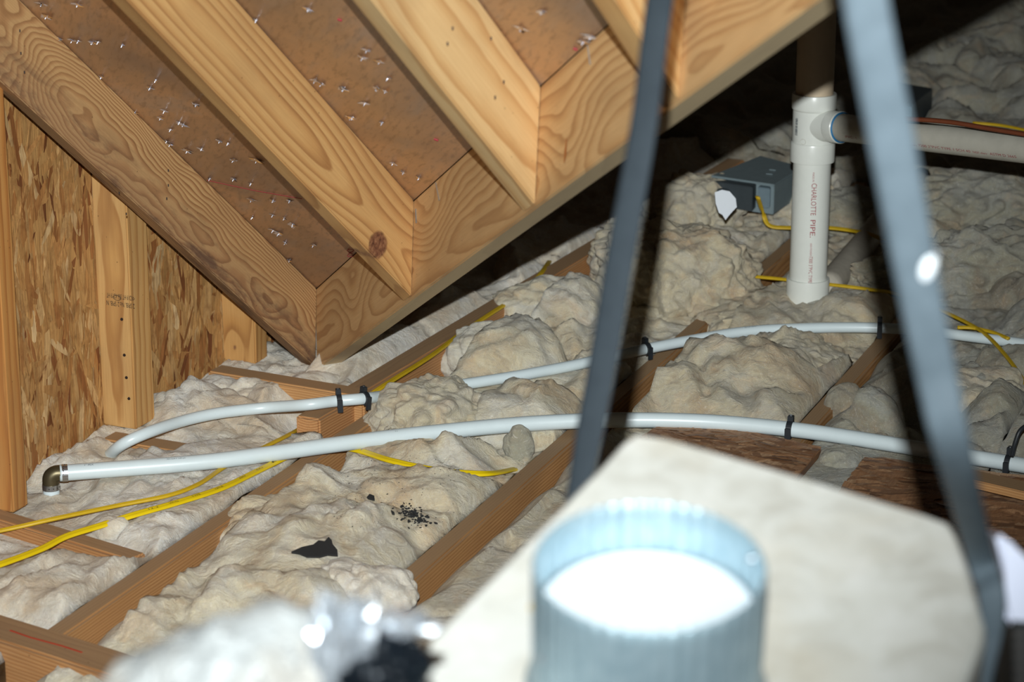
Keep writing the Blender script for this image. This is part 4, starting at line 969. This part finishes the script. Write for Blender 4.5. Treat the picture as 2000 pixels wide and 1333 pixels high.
# hanging straps
def strap_mat(name, a, b, rough, metal):
    t = NT(name); o = t.obj(); n = t.noise(o, 260, 3, .6); g = t.noise(o, 60, 2); t.bump(n, .5, .001)
    return t.set(t.mix(g, a, b), rough, metal, spec=.12)
SM1 = strap_mat('strap_dark', S(34, 40, 45), S(42, 49, 54), .8, .0); SM2 = strap_mat('strap_grey', S(66, 77, 84), S(88, 100, 108), .6, .0)
def strap(name, pts, widths, mat, facing, lab, th=.0012, bow=.002):
    path = catmull([ptd(x, y, d) for x, y, d in pts], 8); ws = []
    nseg = len(pts)-1
    for i in range(len(path)):
        t = i/8; k = min(int(t), nseg-1); f_ = t-k; ws.append(widths[k]*(1-f_)+widths[k+1]*f_)
    bm = bmesh.new(); rings = []
    for i, p in enumerate(path):
        t = (path[min(i+1, len(path)-1)]-path[max(i-1, 0)]).normalized(); n = (facing - t*facing.dot(t)).normalized(); s = t.cross(n).normalized()
        r = []
        for k in range(7):
            a = (k/6-.5); r.append(bm.verts.new(p + s*a*ws[i] + n*(bow*(1-4*a*a))))
        for k in range(6, -1, -1):
            a = (k/6-.5); r.append(bm.verts.new(p + s*a*ws[i] + n*(bow*(1-4*a*a)-th)))
        rings.append(r)
    m = 14
    for r, q in zip(rings, rings[1:]):
        for j in range(m): bm.faces.new((r[j], r[(j+1) % m], q[(j+1) % m], q[j]))
    bm.faces.new(rings[0]); bm.faces.new(rings[-1][::-1])
    o = bm_obj(name, bm, mat, smooth=True); return tag(o, lab, 'strap')
BLd = (onbox(1180, 898)-CAM).dot(ray(1000, 666.5))
s1 = strap('hanging_strap', [(1345, -340, 1.86), (1288, 0, BLd+.02), (1256, 250, BLd+.02), (1215, 480, BLd+.02), (1178, 700, BLd+.02), (1150, 850, BLd+.02), (1133, 940, BLd+.02), (1118, 1020, BLd+.02)],
           [.0225]*3+[.024, .024, .023, .020, .018], SM1, Vector((-.45, -1, .05)), 'dark grey hanging strap going down to the back left corner of the insulated box')
BRd = (onbox(1915, 1180)-CAM).dot(ray(1000, 666.5))
s2_ = strap('hanging_strap', [(1640, -330, 1.45), (1690, 0, 1.47), (1737, 250, 1.5), (1783, 500, 1.53), (1826, 720, 1.56), (1866, 900, 1.59), (1912, 1080, BRd-.012), (1936, 1160, BRd-.012), (1938, 1225, BRd-.008), (1926, 1300, BRd+.0), (1908, 1400, BRd+.01)],
            [.026, .0262, .0275, .0265, .025, .0235, .021, .020, .016, .013, .012], SM2, Vector((-.3, -1, .15)), 'light grey hanging strap at the right, wrapping round the right edge of the insulated box')
bm = bmesh.new(); bmesh.ops.create_uvsphere(bm, u_segments=16, v_segments=8, radius=1, matrix=Matrix.Translation(ptd(1814, 518, 1.53)) @ Matrix.Rotation(.25, 4, 'Y') @ Matrix.Diagonal((.0045, .002, .010, 1))); bm_obj('rivet_or_glint', bm, plain('strap_highlight', S(235, 242, 246), .25, metal=.2, mott=.02), s2_)  # white bead added as a painted reflection spot on the strap

# things at the right edge beside the box
bm = bmesh.new()
lab_px = [(1942, 1040), (1968, 1052), (1990, 1075), (2050, 1130), (2050, 1228), (1962, 1222), (1975, 1150)]
f = [bm.verts.new(ptd(x, y, 1.86)) for x, y in lab_px]; b = [bm.verts.new(v.co + Vector((.01, .12, -.04))) for v in f]
bm.faces.new(f); bm.faces.new(b[::-1])
for i in range(len(f)): bm.faces.new((f[i], b[i], b[(i+1) % len(f)], f[(i+1) % len(f)]))
bmesh.ops.bevel(bm, geom=bm.edges[:], offset=.004, segments=3, affect='EDGES')
tag(bm_obj('plastic_bundle', bm, plain('pale_plastic', S(205, 212, 232), .4, mott=.08, sc=15)), 'pale bluish white plastic bundle at the right edge beside the insulated box', 'bundle')
cu = empty('control_unit', ptd(2010, 1400, 1.9), 'black unit with small fins in the bottom right corner', 'control unit')
bm = bmesh.new()
Mx = frame(ptd(2020, 1300, 1.88), Vector((1, .1, 0)), Vector((0, 1, -.3)))
box_bm(bm, Vector((0, 0, 0)), (.045, .05, .07), Mx, .002); bm_obj('housing', bm, plain('black_housing', S(26, 28, 28), .5), cu)
for k in range(8):
    bm = bmesh.new(); box_bm(bm, Vector((-.0185, -.026, .026-k*.008)), (.007, .006, .002), Mx); bm_obj('fin', bm, plain('grey_fin', S(84, 80, 76), .5), cu)
bm = bmesh.new(); bmesh.ops.create_uvsphere(bm, u_segments=10, v_segments=8, radius=.0022, matrix=Mx @ Matrix.Translation((-.008, -.026, .026))); bm_obj('screw', bm, M['steel'], cu)

# plastic wrapped duct at the bottom left
duct = empty('flexible_duct', ptd(600, 1500, 1.5), 'blurred white plastic-wrapped insulated duct in the bottom foreground, torn open at its right end', 'duct')
pm = NT('white_plastic_wrap'); _o = pm.obj(); _n = pm.noise(_o, 14, 4, .6, .6); pm.bump(pm.noise(_o, 30, 4, .65, 1.0), .9, .012)
M['wrap'] = pm.set(pm.mix(pm.ramp(_n, [(.45, (0, 0, 0)), (.75, (.7, .7, .7))]), S(142, 146, 146), S(138, 128, 112)), .35, spec=.35)
dpx = [(150, 1560, 1.52), (350, 1430, 1.50), (520, 1345, 1.50), (690, 1310, 1.54), (770, 1300, 1.56)]
path = catmull([ptd(*q) for q in dpx], 12)
bm = bmesh.new(); rings = []
wr = [.055, .048, .045, .038, .02]
for i, p in enumerate(path):
    t = (path[min(i+1, len(path)-1)]-path[max(i-1, 0)]).normalized(); s = t.cross(Z).normalized(); n = s.cross(t)
    k = i/12; k0_ = min(int(k), 3); rad = wr[k0_]*(1-k+k0_)+wr[k0_+1]*(k-k0_); r = []
    for j in range(72):
        a = 2*math.pi*j/72; d = s*math.cos(a)+n*math.sin(a); q = p + d*rad
        w1 = mnoise.noise(q*16)*.25 + abs(mnoise.noise(q*38))*.22 + abs(mnoise.noise(q*85))*.10
        r.append(bm.verts.new(p + d*rad*(1+w1)))
    rings.append(r)
for r, q in zip(rings, rings[1:]):
    for j in range(72): bm.faces.new((r[j], r[(j+1) % 72], q[(j+1) % 72], q[j]))
bm.faces.new(rings[0]); bm.faces.new(rings[-1][::-1])
jacket = bm_obj('plastic_jacket', bm, M['wrap'], duct, smooth=True)
def crumple(name, x, y, d, sx, sy, sz, seed, mat, sub=4, amp=.5, par=duct):
    bm = bmesh.new(); bmesh.ops.create_icosphere(bm, subdivisions=sub, radius=1)
    for v in bm.verts:
        q = v.co*2.2+Vector((seed, seed*2, 3)); v.co = Vector((v.co.x*sx, v.co.y*sy, v.co.z*sz))*(1+amp*(abs(mnoise.noise(q))*1.2+mnoise.noise(q*3)*.6))
    bm.transform(Matrix.Translation(ptd(x, y, d))); return bm_obj(name, bm, mat, par)
blk = plain('black_foil', S(20, 26, 32), .22, metal=.4); foil = plain('silver_foil', S(190, 198, 205), .22, metal=.75, mott=.05)
crumple('black_lining', 738, 1310, 1.50, .026, .02, .022, 3, blk)
crumple('black_lining', 700, 1350, 1.49, .018, .02, .022, 5, blk)
crumple('silver_foil', 770, 1222, 1.50, .018, .010, .007, 7, foil, 3, .9)
crumple('silver_foil', 690, 1240, 1.485, .012, .010, .018, 9, foil, 3, .9)
crumple('silver_foil', 645, 1275, 1.47, .008, .008, .028, 11, foil, 3, .9)
bpy.context.view_layer.update()
torn = [o for o in C.objects if o.name.startswith(('black_lining', 'silver_foil', 'plastic_jacket'))]
def onduct(x, y):
    best = None
    for o_ in torn:
        Mi = o_.matrix_world.inverted(); a = Mi @ CAM; d = (Mi.to_3x3() @ ray(x, y)).normalized(); ok, loc, nn, ix = o_.ray_cast(a, d)
        if ok:
            q = o_.matrix_world @ loc
            if best is None or (q-CAM).length < (best-CAM).length: best = q
    return best
for (x, y) in ((661, 1214), (711, 1203), (741, 1214), (754, 1194), (762, 1188), (815, 1210), (688, 1243), (699, 1232), (562, 1262), (574, 1284), (583, 1296), (272, 1296), (735, 1320)):  # small beads added on the wrap to imitate foil glints
    gp_ = onduct(x, y)
    if gp_ is None: continue
    bm = bmesh.new(); bmesh.ops.create_uvsphere(bm, u_segments=8, v_segments=6, radius=.0016, matrix=Matrix.Translation(gp_)); bm_obj('glint_bead', bm, foil, duct)
